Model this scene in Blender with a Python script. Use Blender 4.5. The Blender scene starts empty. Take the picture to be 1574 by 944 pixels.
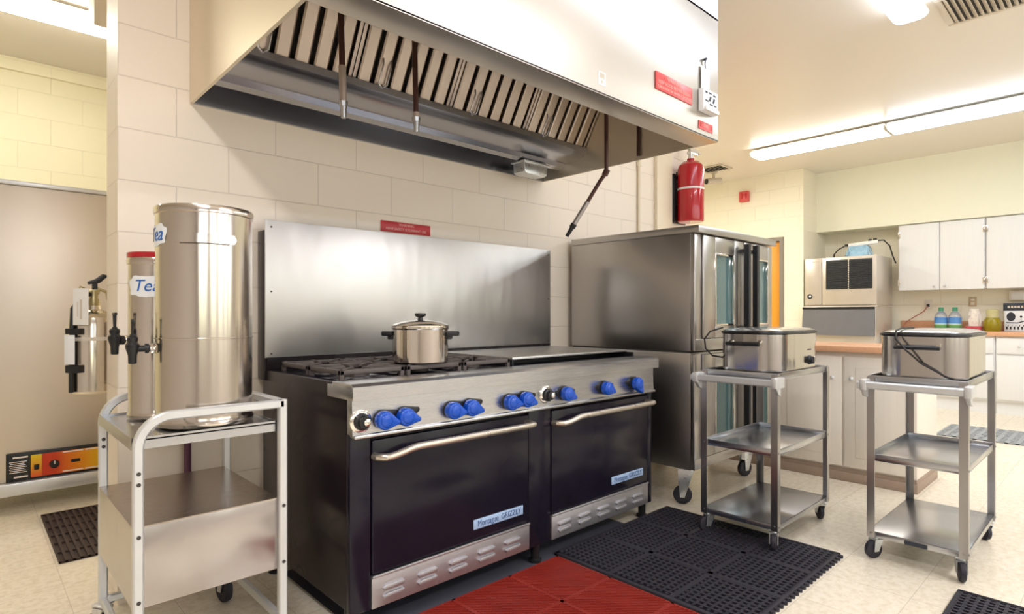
import bpy, bmesh, math, random
from mathutils import Vector, Matrix
random.seed(4)
R = math.radians
sc = bpy.context.scene
COL = sc.collection

# ------------------------------------------------------------------ helpers
class B:
    """collects shapes into one bmesh"""
    def __init__(s): s.bm = bmesh.new()
    def _new(s, fn):
        t = bmesh.new(); fn(t)
        me = bpy.data.meshes.new('tmp'); t.to_mesh(me); t.free()
        s.bm.from_mesh(me); bpy.data.meshes.remove(me)
    def box(s, x0, x1, y0, y1, z0, z1, bev=0.0, seg=2, M=None):
        def f(t):
            bmesh.ops.create_cube(t, size=1.0)
            for v in t.verts:
                v.co = Vector(((x0+x1)/2+v.co.x*(x1-x0), (y0+y1)/2+v.co.y*(y1-y0), (z0+z1)/2+v.co.z*(z1-z0)))
            if bev > 0:
                bmesh.ops.bevel(t, geom=t.edges[:], offset=bev, segments=seg, affect='EDGES', profile=0.5)
            if M is not None: bmesh.ops.transform(t, matrix=M, verts=t.verts)
        s._new(f); return s
    def cyl(s, p0, p1, r0, r1=None, n=24):
        r1 = r0 if r1 is None else r1
        p0 = Vector(p0); p1 = Vector(p1); d = p1-p0
        def f(t):
            bmesh.ops.create_cone(t, cap_ends=True, segments=n, radius1=r0, radius2=r1, depth=d.length)
            q = d.to_track_quat('Z', 'Y').to_matrix().to_4x4()
            bmesh.ops.transform(t, matrix=Matrix.Translation((p0+p1)/2) @ q, verts=t.verts)
        s._new(f); return s
    def sph(s, c, r, sc3=(1, 1, 1), n=20):
        def f(t):
            bmesh.ops.create_uvsphere(t, u_segments=n, v_segments=n//2, radius=r)
            bmesh.ops.transform(t, matrix=Matrix.Translation(c) @ Matrix.Diagonal((*sc3, 1)), verts=t.verts)
        s._new(f); return s
    def sweep(s, path, prof, closed=False, up=None):
        """sweep a closed 2-D profile along a path with mitred corners"""
        P = [Vector(p) for p in path]; n = len(P)
        def f(t):
            rings = []
            prevn = None
            for i in range(n):
                if closed: a = (P[i]-P[i-1]).normalized(); b = (P[(i+1) % n]-P[i]).normalized()
                else:
                    b = (P[i+1]-P[i]).normalized() if i < n-1 else (P[i]-P[i-1]).normalized()
                    a = (P[i]-P[i-1]).normalized() if i > 0 else b
                tan = (a+b).normalized()
                k = 1.0/max(0.3, tan.dot(a))
                if up is not None: side = Vector(up).normalized()
                elif prevn is None:
                    side = Vector((0, 0, 1)) if abs(tan.z) < 0.9 else Vector((0, 1, 0))
                else: side = prevn
                side = (side - tan*side.dot(tan)).normalized(); prevn = side
                oth = tan.cross(side)
                bend = (b-a)
                ring = []
                for (px, py) in prof:
                    off = side*px + oth*py
                    if bend.length > 1e-4:
                        bd = bend.normalized(); bd = (bd - tan*bd.dot(tan)).normalized()
                        off = off + bd*off.dot(bd)*(k-1)
                    ring.append(t.verts.new(P[i]+off))
                rings.append(ring)
            m = len(prof)
            for i in range(n if closed else n-1):
                A = rings[i]; C = rings[(i+1) % n]
                for j in range(m):
                    t.faces.new((A[j], A[(j+1) % m], C[(j+1) % m], C[j]))
            if not closed:
                t.faces.new(list(reversed(rings[0]))); t.faces.new(rings[-1])
            bmesh.ops.recalc_face_normals(t, faces=t.faces)
        s._new(f); return s
    def tube(s, path, r, n=10, closed=False):
        return s.sweep(path, [(r*math.cos(2*math.pi*k/n), r*math.sin(2*math.pi*k/n)) for k in range(n)], closed)
    def bar(s, path, w, h, closed=False, up=None, c=0.004):
        a, b = w/2, h/2
        prof = [(-a+c, -b), (a-c, -b), (a, -b+c), (a, b-c), (a-c, b), (-a+c, b), (-a, b-c), (-a, -b+c)]
        return s.sweep(path, prof, closed, up)
    def lathe(s, prof, c=(0, 0, 0), n=48, M=None):
        """prof = [(r, z)...] bottom to top"""
        def f(t):
            rings = []
            for (r, z) in prof:
                if r < 1e-5: rings.append([t.verts.new((0, 0, z))])
                else: rings.append([t.verts.new((r*math.cos(2*math.pi*k/n), r*math.sin(2*math.pi*k/n), z)) for k in range(n)])
            for A, C in zip(rings, rings[1:]):
                for k in range(n):
                    a0, a1 = A[k % len(A)], A[(k+1) % len(A)]; c0, c1 = C[k % len(C)], C[(k+1) % len(C)]
                    vs = []
                    for v in (a0, a1, c1, c0):
                        if v not in vs: vs.append(v)
                    if len(vs) > 2: t.faces.new(vs)
            if len(rings[0]) > 1: t.faces.new(list(reversed(rings[0])))
            if len(rings[-1]) > 1: t.faces.new(rings[-1])
            bmesh.ops.recalc_face_normals(t, faces=t.faces)
            if M is not None: bmesh.ops.transform(t, matrix=M, verts=t.verts)
            else: bmesh.ops.translate(t, vec=c, verts=t.verts)
        s._new(f); return s
    def prism(s, pts, axis, a, b, bev=0.0, seg=2, M=None):
        """polygon extruded along an axis: x -> pts are (y,z); y -> (x,z); z -> (x,y)"""
        def co(p, w):
            return {'x': (w, p[0], p[1]), 'y': (p[0], w, p[1]), 'z': (p[0], p[1], w)}[axis]
        def f(t):
            A = [t.verts.new(co(p, a)) for p in pts]; C = [t.verts.new(co(p, b)) for p in pts]
            n = len(pts)
            f0 = t.faces.new(A); f1 = t.faces.new(list(reversed(C)))
            for k in range(n): t.faces.new((A[k], C[k], C[(k+1) % n], A[(k+1) % n]))
            bmesh.ops.recalc_face_normals(t, faces=t.faces)
            if bev > 0:
                ed = [e for e in t.edges if (e.verts[0] in A) == (e.verts[1] in A)]
                bmesh.ops.bevel(t, geom=ed, offset=bev, segments=seg, affect='EDGES', profile=0.5)
            if M is not None: bmesh.ops.transform(t, matrix=M, verts=t.verts)
        s._new(f); return s
    def loft(s, outline, levels, cap0=True, cap1=True):
        """outline(scale_offset)->[(x,y)]; levels = [(inset, z)...]"""
        def f(t):
            rings = [[t.verts.new((x, y, z)) for (x, y) in outline(ins)] for ins, z in levels]
            m = len(rings[0])
            for A, C in zip(rings, rings[1:]):
                for k in range(m): t.faces.new((A[k], A[(k+1) % m], C[(k+1) % m], C[k]))
            if cap0: t.faces.new(list(reversed(rings[0])))
            if cap1: t.faces.new(rings[-1])
            bmesh.ops.recalc_face_normals(t, faces=t.faces)
        s._new(f); return s
    def shell(s, c, r, a0, a1, z0, z1, th=0.001, n=16):
        """curved plate lying on a vertical cylinder; angles in degrees"""
        pts = [(c[0]+(r+th)*math.cos(R(a0+(a1-a0)*k/n)), c[1]+(r+th)*math.sin(R(a0+(a1-a0)*k/n))) for k in range(n+1)]
        pts += [(c[0]+(r-0.001)*math.cos(R(a1-(a1-a0)*k/n)), c[1]+(r-0.001)*math.sin(R(a1-(a1-a0)*k/n))) for k in range(n+1)]
        return s.prism(pts, 'z', z0, z1)
    def mesh(s, name, off=(0, 0, 0), ang=32):
        bmesh.ops.translate(s.bm, vec=(-off[0], -off[1], -off[2]), verts=s.bm.verts)
        me = bpy.data.meshes.new(name); s.bm.to_mesh(me); s.bm.free()
        me.shade_smooth(); me.set_sharp_from_angle(angle=R(ang))
        return me

def rrect(x0, x1, y0, y1, r, n=10):
    def f(ins=0.0):
        pts = []; rr = max(r-ins, 0.004)
        for (cx, cy, a0) in ((x1-r, y1-r, 0), (x0+r, y1-r, 90), (x0+r, y0+r, 180), (x1-r, y0+r, 270)):
            for k in range(n+1):
                a = R(a0+90*k/n); pts.append((cx+rr*math.cos(a), cy+rr*math.sin(a)))
        return pts
    return f

def props(o, label=None, cat=None, group=None, kind=None):
    if label: o['label'] = label
    if cat: o['category'] = cat
    if group: o['group'] = group
    if kind: o['kind'] = kind

class Thing:
    def __init__(s, name, label, cat, loc=(0, 0, 0), group=None, kind=None):
        s.loc = Vector(loc)
        s.o = bpy.data.objects.new(name, None); COL.objects.link(s.o)
        s.o.location = loc; s.o.empty_display_size = 0.1
        props(s.o, label, cat, group, kind)
    def part(s, name, b, m, parent=None, label=None, kind=None, ang=32):
        o = bpy.data.objects.new(name, b.mesh(name, s.loc, ang)); COL.objects.link(o)
        o.data.materials.append(m); o.parent = parent or s.o
        props(o, label, None, None, kind)
        return o
    def text(s, name, body, size, loc, rot, m, parent=None, sx=1.0, ext=0.0004):
        c = bpy.data.curves.new(name, 'FONT'); c.body = body; c.size = size; c.extrude = ext
        c.align_x = 'CENTER'; c.align_y = 'CENTER'
        t = bpy.data.objects.new('tmp', c); COL.objects.link(t)
        me = bpy.data.meshes.new_from_object(t.evaluated_get(bpy.context.evaluated_depsgraph_get()))
        bpy.data.objects.remove(t); bpy.data.curves.remove(c); me.name = name; me.materials.clear(); me.materials.append(m)
        o = bpy.data.objects.new(name, me); COL.objects.link(o)
        o.parent = parent or s.o; o.location = Vector(loc)-s.loc; o.rotation_euler = rot; o.scale = (sx, 1, 1)
        return o

def single(name, b, m, label, cat, loc=(0, 0, 0), group=None, kind=None, ang=32):
    o = bpy.data.objects.new(name, b.mesh(name, loc, ang)); COL.objects.link(o)
    o.location = loc; o.data.materials.append(m)
    props(o, label, cat, group, kind)
    return o

def struct(name, b, m, parent=None):
    o = bpy.data.objects.new(name, b.mesh(name)); COL.objects.link(o); o.data.materials.append(m)
    if parent: o.parent = parent
    else: o['kind'] = 'structure'
    return o

def kids(o): return [c for c in bpy.data.objects if c.parent == o]
def copy_tree(o, parent=None):
    ch = kids(o)
    c = o.copy(); COL.objects.link(c)
    if parent: c.parent = parent
    for k in ch: copy_tree(k, c)
    return c

FACE_Y = (R(90), 0, 0)          # readable from -Y
FACE_X = (R(90), 0, R(-90))     # readable from -X

# ------------------------------------------------------------------ materials
def base_mat(name):
    m = bpy.data.materials.new(name); m.use_nodes = True
    nt = m.node_tree; bs = nt.nodes['Principled BSDF']
    return m, nt, bs

def pm(name, col, rough=0.5, metal=0.0, var=0.06, scale=6.0, stretch=(1, 1, 1), rvar=0.05, bump=0.0, coat=0.0, spec=0.5, trans=0.0, ior=1.45, detail=3.0, alpha=1.0):
    m, nt, bs = base_mat(name)
    N = nt.nodes.new; L = nt.links.new
    tc = N('ShaderNodeTexCoord'); mp = N('ShaderNodeMapping'); mp.inputs['Scale'].default_value = stretch
    nz = N('ShaderNodeTexNoise'); nz.inputs['Scale'].default_value = scale; nz.inputs['Detail'].default_value = detail
    L(tc.outputs['Object'], mp.inputs['Vector']); L(mp.outputs['Vector'], nz.inputs['Vector'])
    mx = N('ShaderNodeMix'); mx.data_type = 'RGBA'
    a = [max(0, c*(1-var)) for c in col]; b = [min(1, c*(1+var)) for c in col]
    mx.inputs[6].default_value = (*a, 1); mx.inputs[7].default_value = (*b, 1)
    L(nz.outputs['Fac'], mx.inputs[0]); L(mx.outputs[2], bs.inputs['Base Color'])
    mr = N('ShaderNodeMapRange'); mr.inputs['To Min'].default_value = max(0.0, rough-rvar); mr.inputs['To Max'].default_value = min(1, rough+rvar)
    mr.inputs['From Min'].default_value = 0.3; mr.inputs['From Max'].default_value = 0.7
    L(nz.outputs['Fac'], mr.inputs['Value']); L(mr.outputs['Result'], bs.inputs['Roughness'])
    bs.inputs['Metallic'].default_value = metal
    bs.inputs['Specular IOR Level'].default_value = spec
    bs.inputs['Coat Weight'].default_value = coat
    bs.inputs['Transmission Weight'].default_value = trans
    bs.inputs['IOR'].default_value = ior
    if bump:
        bp = N('ShaderNodeBump'); bp.inputs['Strength'].default_value = bump; bp.inputs['Distance'].default_value = 0.002
        L(nz.outputs['Fac'], bp.inputs['Height']); L(bp.outputs['Normal'], bs.inputs['Normal'])
    return m

def steel(name, col=(0.62, 0.6, 0.57), rough=0.26, axis='x', var=0.006, bump=0.0, scale=10, long=90, smudge=0.0, rvar=0.008, wave=0.0, wsc=(3.0, 3.0, 3.0)):
    st = {'x': (0.3, long, long), 'y': (long, 0.3, long), 'z': (long, long, 0.3)}[axis]
    m = pm(name, col, rough, 1.0, var, scale, st, rvar, bump)
    if wave:
        nt = m.node_tree; tc = nt.nodes.new('ShaderNodeTexCoord'); mp = nt.nodes.new('ShaderNodeMapping'); mp.inputs['Scale'].default_value = wsc
        nz = nt.nodes.new('ShaderNodeTexNoise'); nz.inputs['Scale'].default_value = 1.0; nz.inputs['Detail'].default_value = 1.5
        bp = nt.nodes.new('ShaderNodeBump'); bp.inputs['Strength'].default_value = 1.0; bp.inputs['Distance'].default_value = wave
        nt.links.new(tc.outputs['Object'], mp.inputs['Vector']); nt.links.new(mp.outputs['Vector'], nz.inputs['Vector'])
        nt.links.new(nz.outputs['Fac'], bp.inputs['Height']); nt.links.new(bp.outputs['Normal'], nt.nodes['Principled BSDF'].inputs['Normal'])
    if smudge:
        nt = m.node_tree; N = nt.nodes.new; L = nt.links.new
        bs = nt.nodes['Principled BSDF']
        tc = N('ShaderNodeTexCoord'); nz = N('ShaderNodeTexNoise'); nz.inputs['Scale'].default_value = 3.2; nz.inputs['Detail'].default_value = 4
        L(tc.outputs['Object'], nz.inputs['Vector'])
        old = bs.inputs['Roughness'].links[0].from_socket
        ad = N('ShaderNodeMath'); ad.operation = 'MULTIPLY_ADD'; ad.inputs[1].default_value = smudge; L(nz.outputs['Fac'], ad.inputs[0]); L(old, ad.inputs[2])
        L(ad.outputs[0], bs.inputs['Roughness'])
    return m

def emit(name, col, strength):
    m, nt, bs = base_mat(name)
    N = nt.nodes.new; L = nt.links.new
    bs.inputs['Base Color'].default_value = (0.9, 0.9, 0.88, 1); bs.inputs['Roughness'].default_value = 0.4
    bs.inputs['Emission Color'].default_value = (*col, 1); bs.inputs['Emission Strength'].default_value = strength
    return m

def block_wall(name, col, mode, ox=0.0, oz=0.03, joint=0.86, w=0.4064, rough=0.42):
    """painted concrete block; mode 'x' runs along X, 'y' along Y"""
    m, nt, bs = base_mat(name)
    N = nt.nodes.new; L = nt.links.new
    ge = N('ShaderNodeNewGeometry'); sp = N('ShaderNodeSeparateXYZ'); L(ge.outputs['Position'], sp.inputs[0])
    cb = N('ShaderNodeCombineXYZ')
    ax = N('ShaderNodeMath'); ax.operation = 'ADD'; ax.inputs[1].default_value = ox; L(sp.outputs['X' if mode == 'x' else 'Y'], ax.inputs[0])
    az = N('ShaderNodeMath'); az.operation = 'ADD'; az.inputs[1].default_value = -oz; L(sp.outputs['Z'], az.inputs[0])
    L(ax.outputs[0], cb.inputs[0]); L(az.outputs[0], cb.inputs[1])
    br = N('ShaderNodeTexBrick'); br.offset = 0.5; br.offset_frequency = 2
    br.inputs['Scale'].default_value = 1.0; br.inputs['Brick Width'].default_value = w; br.inputs['Row Height'].default_value = 0.2032
    br.inputs['Mortar Size'].default_value = 0.003; br.inputs['Mortar Smooth'].default_value = 0.6; br.inputs['Bias'].default_value = 0
    br.inputs['Color1'].default_value = (*col, 1); br.inputs['Color2'].default_value = (*[c*0.985 for c in col], 1)
    br.inputs['Mortar'].default_value = (*[c*joint for c in col], 1)
    L(cb.outputs[0], br.inputs['Vector']); L(br.outputs['Color'], bs.inputs['Base Color'])
    nz = N('ShaderNodeTexNoise'); nz.inputs['Scale'].default_value = 90; nz.inputs['Detail'].default_value = 4; L(ge.outputs['Position'], nz.inputs['Vector'])
    mu = N('ShaderNodeMath'); mu.operation = 'MULTIPLY_ADD'; mu.inputs[1].default_value = -2.0
    ns = N('ShaderNodeMath'); ns.operation = 'MULTIPLY'; ns.inputs[1].default_value = 0.25; L(nz.outputs['Fac'], ns.inputs[0])
    L(br.outputs['Fac'], mu.inputs[0]); L(ns.outputs[0], mu.inputs[2])
    bp = N('ShaderNodeBump'); bp.inputs['Strength'].default_value = 0.5; bp.inputs['Distance'].default_value = 0.003
    L(mu.outputs[0], bp.inputs['Height']); L(bp.outputs['Normal'], bs.inputs['Normal'])
    bs.inputs['Roughness'].default_value = rough
    return m

def tile_floor():
    m, nt, bs = base_mat('vinyl_floor_tiles')
    N = nt.nodes.new; L = nt.links.new
    ge = N('ShaderNodeNewGeometry')
    br = N('ShaderNodeTexBrick'); br.offset = 0.0
    br.inputs['Scale'].default_value = 1.0; br.inputs['Brick Width'].default_value = 0.3048; br.inputs['Row Height'].default_value = 0.3048
    br.inputs['Mortar Size'].default_value = 0.0012; br.inputs['Mortar Smooth'].default_value = 0.3; br.inputs['Bias'].default_value = 0.0
    br.inputs['Color1'].default_value = (0.86, 0.785, 0.655, 1); br.inputs['Color2'].default_value = (0.83, 0.755, 0.62, 1)
    br.inputs['Mortar'].default_value = (0.6, 0.52, 0.41, 1)
    L(ge.outputs['Position'], br.inputs['Vector'])
    n1 = N('ShaderNodeTexNoise'); n1.inputs['Scale'].default_value = 34; n1.inputs['Detail'].default_value = 6; n1.inputs['Roughness'].default_value = 0.7
    L(ge.outputs['Position'], n1.inputs['Vector'])
    cr = N('ShaderNodeValToRGB'); cr.color_ramp.elements[0].position = 0.36; cr.color_ramp.elements[0].color = (0.8, 0.76, 0.68, 1)
    cr.color_ramp.elements[1].position = 0.56; cr.color_ramp.elements[1].color = (1, 1, 1, 1)
    L(n1.outputs['Fac'], cr.inputs[0])
    mx = N('ShaderNodeMix'); mx.data_type = 'RGBA'; mx.blend_type = 'MULTIPLY'; mx.inputs[0].default_value = 0.7
    L(br.outputs['Color'], mx.inputs[6]); L(cr.outputs[0], mx.inputs[7]); L(mx.outputs[2], bs.inputs['Base Color'])
    n2 = N('ShaderNodeTexNoise'); n2.inputs['Scale'].default_value = 2.0; L(ge.outputs['Position'], n2.inputs['Vector'])
    mr = N('ShaderNodeMapRange'); mr.inputs['To Min'].default_value = 0.16; mr.inputs['To Max'].default_value = 0.3; L(n2.outputs['Fac'], mr.inputs['Value'])
    L(mr.outputs[0], bs.inputs['Roughness'])
    bp = N('ShaderNodeBump'); bp.inputs['Strength'].default_value = 0.2; bp.inputs['Distance'].default_value = 0.001; bp.invert = True
    L(br.outputs['Fac'], bp.inputs['Height']); L(bp.outputs['Normal'], bs.inputs['Normal'])
    return m

def ramp_mat(name, stops, axis=0, lo=0.0, hi=1.0, rough=0.35):
    m, nt, bs = base_mat(name)
    N = nt.nodes.new; L = nt.links.new
    ge = N('ShaderNodeNewGeometry'); sp = N('ShaderNodeSeparateXYZ'); L(ge.outputs['Position'], sp.inputs[0])
    mr = N('ShaderNodeMapRange'); mr.inputs['From Min'].default_value = lo; mr.inputs['From Max'].default_value = hi
    L(sp.outputs[axis], mr.inputs['Value'])
    cr = N('ShaderNodeValToRGB'); e = cr.color_ramp.elements
    e[0].position = stops[0][0]; e[0].color = (*stops[0][1], 1); e[1].position = stops[-1][0]; e[1].color = (*stops[-1][1], 1)
    for p, c in stops[1:-1]:
        k = e.new(p); k.color = (*c, 1)
    L(mr.outputs[0], cr.inputs[0]); L(cr.outputs[0], bs.inputs['Base Color']); bs.inputs['Roughness'].default_value = rough
    return m, cr, bs, nt

CREAM = (0.86, 0.765, 0.655)
YELLOW = (0.88, 0.83, 0.60)
M = {}
M['wall_range'] = block_wall('painted_block_cream', CREAM, 'x', ox=-0.641+0.4064*4, oz=0.0292)
M['wall_end'] = block_wall('painted_block_cream_end', CREAM, 'y', ox=0.1, oz=0.0292)
M['wall_hall'] = block_wall('painted_block_yellow', YELLOW, 'x', ox=0.1, joint=0.93)
M['wall_plain'] = pm('painted_wall_offwhite', (0.52, 0.48, 0.46), 0.5, var=0.02)
M['wall_far'] = block_wall('painted_block_pale_yellow', (0.86, 0.81, 0.66), 'y', ox=0.14, joint=0.93)
M['plaster'] = pm('painted_plaster_pale_yellow', (0.82, 0.815, 0.66), 0.5, var=0.02)
M['ceiling'] = pm('ceiling_gloss_paint', (0.735, 0.685, 0.62), 0.34, var=0.02, scale=2)
M['floor'] = tile_floor()
M['hood'] = steel('hood_brushed_steel', (0.65, 0.61, 0.56), 0.36, 'x', var=0.03)
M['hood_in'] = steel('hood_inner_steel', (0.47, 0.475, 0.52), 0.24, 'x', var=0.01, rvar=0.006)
M['filter'] = steel('baffle_filter_steel', (0.47, 0.405, 0.36), 0.36, 'z', var=0.03)
M['splash'] = steel('backsplash_steel', (0.56, 0.55, 0.535), 0.33, 'x', var=0.02, smudge=0.12, wave=0.006, wsc=(7.0, 7.0, 2.6))
M['steel'] = steel('brushed_steel', (0.55, 0.555, 0.575), 0.27, 'x')
M['roaster'] = steel('roaster_steel', (0.60, 0.58, 0.565), 0.15, 'z', var=0.01, wave=0.003, wsc=(14.0, 14.0, 0.8))
M['hood_side'] = steel('hood_side_steel', (0.80, 0.725, 0.59), 0.46, 'x')
M['kick_steel'] = steel('kick_panel_steel', (0.55, 0.54, 0.57), 0.48, 'x')
M['steel_v'] = steel('brushed_steel_upright', (0.60, 0.57, 0.535), 0.25, 'z')
M['oven_steel'] = steel('oven_steel', (0.49, 0.475, 0.46), 0.25, 'x', smudge=0.12, wave=0.008, wsc=(3.0, 3.0, 3.0))
M['cab_steel'] = steel('cabinet_steel', (0.66, 0.60, 0.53), 0.42, 'x', var=0.03, smudge=0.08)
M['cart_steel'] = steel('cart_steel', (0.42, 0.41, 0.41), 0.30, 'z')
M['shelf_steel'] = steel('cart_shelf_steel', (0.51, 0.525, 0.555), 0.22, 'x', smudge=0.08)
M['dark_shelf'] = steel('tray_steel', (0.42, 0.36, 0.31), 0.22, 'x', smudge=0.1)
M['panel_steel'] = steel('cart_panel_steel', (0.50, 0.465, 0.46), 0.18, 'x', smudge=0.12, wave=0.008, wsc=(5.0, 5.0, 6.0))
M['urn'] = steel('urn_polished_steel', (0.70, 0.64, 0.58), 0.17, 'z', var=0.01, wave=0.004, wsc=(16.0, 16.0, 0.6))
M['chrome'] = pm('chrome', (0.82, 0.79, 0.74), 0.08, 1.0, 0.03, 8, rvar=0.02)
M['pot'] = pm('polished_pot_steel', (0.80, 0.75, 0.68), 0.09, 1.0, 0.03, 8, (1, 1, 0.3), 0.03)
M['alu'] = pm('white_satin_aluminium', (0.66, 0.67, 0.68), 0.36, 0.55, 0.05, 14, rvar=0.06)
M['zinc'] = pm('bright_zinc', (0.72, 0.74, 0.76), 0.3, 0.9, 0.08, 30)
M['enamel'] = pm('black_enamel', (0.011, 0.0085, 0.017), 0.2, 0.0, 0.3, 5, rvar=0.04, spec=0.32)
M['enamel_side'] = pm('worn_black_side', (0.016, 0.011, 0.013), 0.24, 0.0, 0.4, 4, rvar=0.06, spec=0.35)
M['cast'] = pm('cast_iron', (0.125, 0.105, 0.098), 0.55, 0.3, 0.4, 24, rvar=0.12, bump=0.3)
M['black'] = pm('black_plastic', (0.012, 0.012, 0.014), 0.35, 0.0, 0.2, 20)
M['rubber'] = pm('black_rubber', (0.026, 0.024, 0.034), 0.6, 0.0, 0.3, 30)
M['brown_rubber'] = pm('brown_rubber', (0.045, 0.027, 0.022), 0.6, 0.0, 0.3, 30)
M['red_rubber'] = pm('red_rubber', (0.27, 0.022, 0.014), 0.5, 0.0, 0.22, 9)
M['grey_rubber'] = pm('grey_rubber', (0.34, 0.36, 0.38), 0.6, 0.0, 0.2, 20)
M['blue'] = pm('blue_knob_plastic', (0.004, 0.075, 0.50), 0.25, 0.0, 0.12, 20, coat=0.2)
M['handle'] = pm('warm_satin_handle', (0.62, 0.555, 0.47), 0.3, 0.85, 0.06, 18)
M['pipe'] = pm('brown_pipe', (0.075, 0.032, 0.026), 0.42, 0.3, 0.3, 16)
M['pipe_sleeve'] = pm('pale_sleeve', (0.56, 0.46, 0.40), 0.35, 0.6, 0.1, 16)
M['red_sign'] = pm('red_sign_plastic', (0.50, 0.014, 0.022), 0.4, 0.0, 0.1, 9)
M['red_sign_pale'] = pm('faded_red_sign', (0.66, 0.085, 0.085), 0.3, 0.0, 0.12, 9)
M['red_paint'] = pm('extinguisher_red', (0.45, 0.008, 0.016), 0.2, 0.0, 0.08, 6, coat=0.4)
M['white'] = pm('white_plastic', (0.80, 0.79, 0.76), 0.4, 0.0, 0.04, 10)
M['pink_ink'] = pm('pale_pink_ink', (0.85, 0.50, 0.45), 0.5, 0.0, 0.05, 10)
M['white_ink'] = pm('white_ink', (0.85, 0.78, 0.74), 0.5, 0.0, 0.05, 10)
M['dark_ink'] = pm('dark_ink', (0.03, 0.035, 0.05), 0.5, 0.0, 0.1, 10)
M['navy_ink'] = pm('navy_ink', (0.03, 0.08, 0.25), 0.45, 0.0, 0.1, 10)
M['blue_ink'] = pm('blue_ink', (0.02, 0.13, 0.46), 0.45, 0.0, 0.1, 10)
M['plate'] = pm('pale_blue_plate', (0.42, 0.58, 0.84), 0.3, 0.2, 0.1, 9)
M['label'] = pm('label_paper', (0.80, 0.82, 0.84), 0.45, 0.0, 0.05, 9)
M['door_orange'] = pm('varnished_orange_wood', (0.80, 0.34, 0.035), 0.32, 0.0, 0.12, 5, (6, 6, 0.5), bump=0.05)
M['door_frame'] = pm('grey_olive_door_frame', (0.24, 0.21, 0.17), 0.45, 0.0, 0.05, 9)
M['cab_white'] = pm('white_cabinet_paint', (0.77, 0.77, 0.77), 0.42, 0.0, 0.03, 5, (8, 8, 0.5), bump=0.05)
M['cab_cream'] = pm('cream_cabinet_paint', (0.80, 0.735, 0.65), 0.42, 0.0, 0.04, 5, (8, 8, 0.5), bump=0.05)
M['kick'] = pm('brown_toe_kick', (0.34, 0.25, 0.19), 0.5, 0.0, 0.15, 7)
M['counter'] = pm('orange_wood_laminate', (0.66, 0.36, 0.205), 0.35, 0.0, 0.12, 6, (2, 12, 12))
M['ice_body'] = pm('ice_machine_enamel', (0.64, 0.585, 0.52), 0.35, 0.55, 0.04, 9)
M['ice_door'] = pm('grey_bin_door', (0.155, 0.155, 0.165), 0.42, 0.0, 0.06, 9)
M['louver'] = pm('dark_louver', (0.035, 0.037, 0.04), 0.5, 0.0, 0.1, 9)
M['glass_dark'] = pm('oven_window_glass', (0.09, 0.16, 0.165), 0.04, 0.0, 0.15, 3, rvar=0.02, spec=0.8)  # teal base lifted to stand in for daylight reflected in the glass
M['clear'] = pm('clear_plastic', (0.80, 0.90, 0.95), 0.08, 0.0, 0.03, 9, trans=0.75)
M['lid_glass'] = pm('lid_steel', (0.62, 0.62, 0.62), 0.16, 0.85, 0.05, 9)
M['green'] = pm('green_cap', (0.06, 0.28, 0.16), 0.35, 0.0, 0.1, 9)
M['jar'] = pm('yellow_jar_plastic', (0.36, 0.29, 0.012), 0.12, 0.0, 0.35, 14, trans=0.2)
M['jar_top'] = pm('pale_yellow_jar_glass', (0.80, 0.76, 0.42), 0.1, 0.0, 0.06, 14, trans=0.5)
M['pink'] = pm('pink_red_plastic', (0.55, 0.09, 0.11), 0.3, 0.0, 0.15, 14)
M['bag'] = pm('pale_wrapper', (0.74, 0.68, 0.62), 0.3, 0.0, 0.25, 26)
M['blue_bag'] = pm('blue_plastic_bag', (0.30, 0.50, 0.66), 0.25, 0.0, 0.3, 18)
M['outlet'] = pm('outlet_plate_pale', (0.76, 0.70, 0.62), 0.4, 0.0, 0.04, 9)
M['outlet_brown'] = pm('outlet_plate_tan', (0.58, 0.46, 0.30), 0.4, 0.0, 0.05, 9)
M['fixture'] = pm('fixture_white_enamel', (0.82, 0.80, 0.74), 0.4, 0.0, 0.03, 9)
M['vent'] = pm('vent_enamel', (0.60, 0.54, 0.45), 0.45, 0.0, 0.05, 9)
M['vent_dark'] = pm('vent_dark', (0.05, 0.045, 0.04), 0.7, 0.0, 0.1, 9)
M['pvc'] = pm('cream_painted_conduit', (0.80, 0.71, 0.55), 0.45, 0.0, 0.04, 9)
M['purple_pipe'] = pm('dark_purple_pipe', (0.13, 0.05, 0.09), 0.4, 0.2, 0.3, 9)
M['tank_silver'] = steel('silver_cylinder', (0.72, 0.66, 0.57), 0.16, 'z')
M['brass'] = pm('brass_valve', (0.42, 0.36, 0.20), 0.3, 0.9, 0.2, 20)
M['lamp_warm'] = emit('lamp_lens_warm', (1.0, 0.95, 0.88), 7.5)
M['lamp_cool'] = emit('lamp_lens_cool', (0.74, 0.85, 1.0), 7.5)
M['lamp_hall'] = emit('lamp_lens_hall', (1.0, 0.96, 0.83), 12.0)
M['cord'] = pm('black_cord', (0.015, 0.013, 0.013), 0.5, 0.0, 0.2, 20)
M['cord_red'] = pm('red_brown_cord', (0.42, 0.14, 0.09), 0.5, 0.0, 0.2, 20)

# window glazing with daylight and garden behind it
def daylight(strength):
    m, cr, bs, nt = ramp_mat('window_daylight', [(0.0, (0.34, 0.35, 0.27)), (0.40, (0.50, 0.55, 0.42)), (0.55, (0.72, 0.76, 0.74)), (0.7, (0.82, 0.84, 0.92)), (1.0, (0.74, 0.80, 0.92))], 2, 0.95, 2.5)
    nt.links.new(cr.outputs[0], bs.inputs['Emission Color']); bs.inputs['Emission Strength'].default_value = strength
    return m
M['daylight'] = daylight(3.3)

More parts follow.
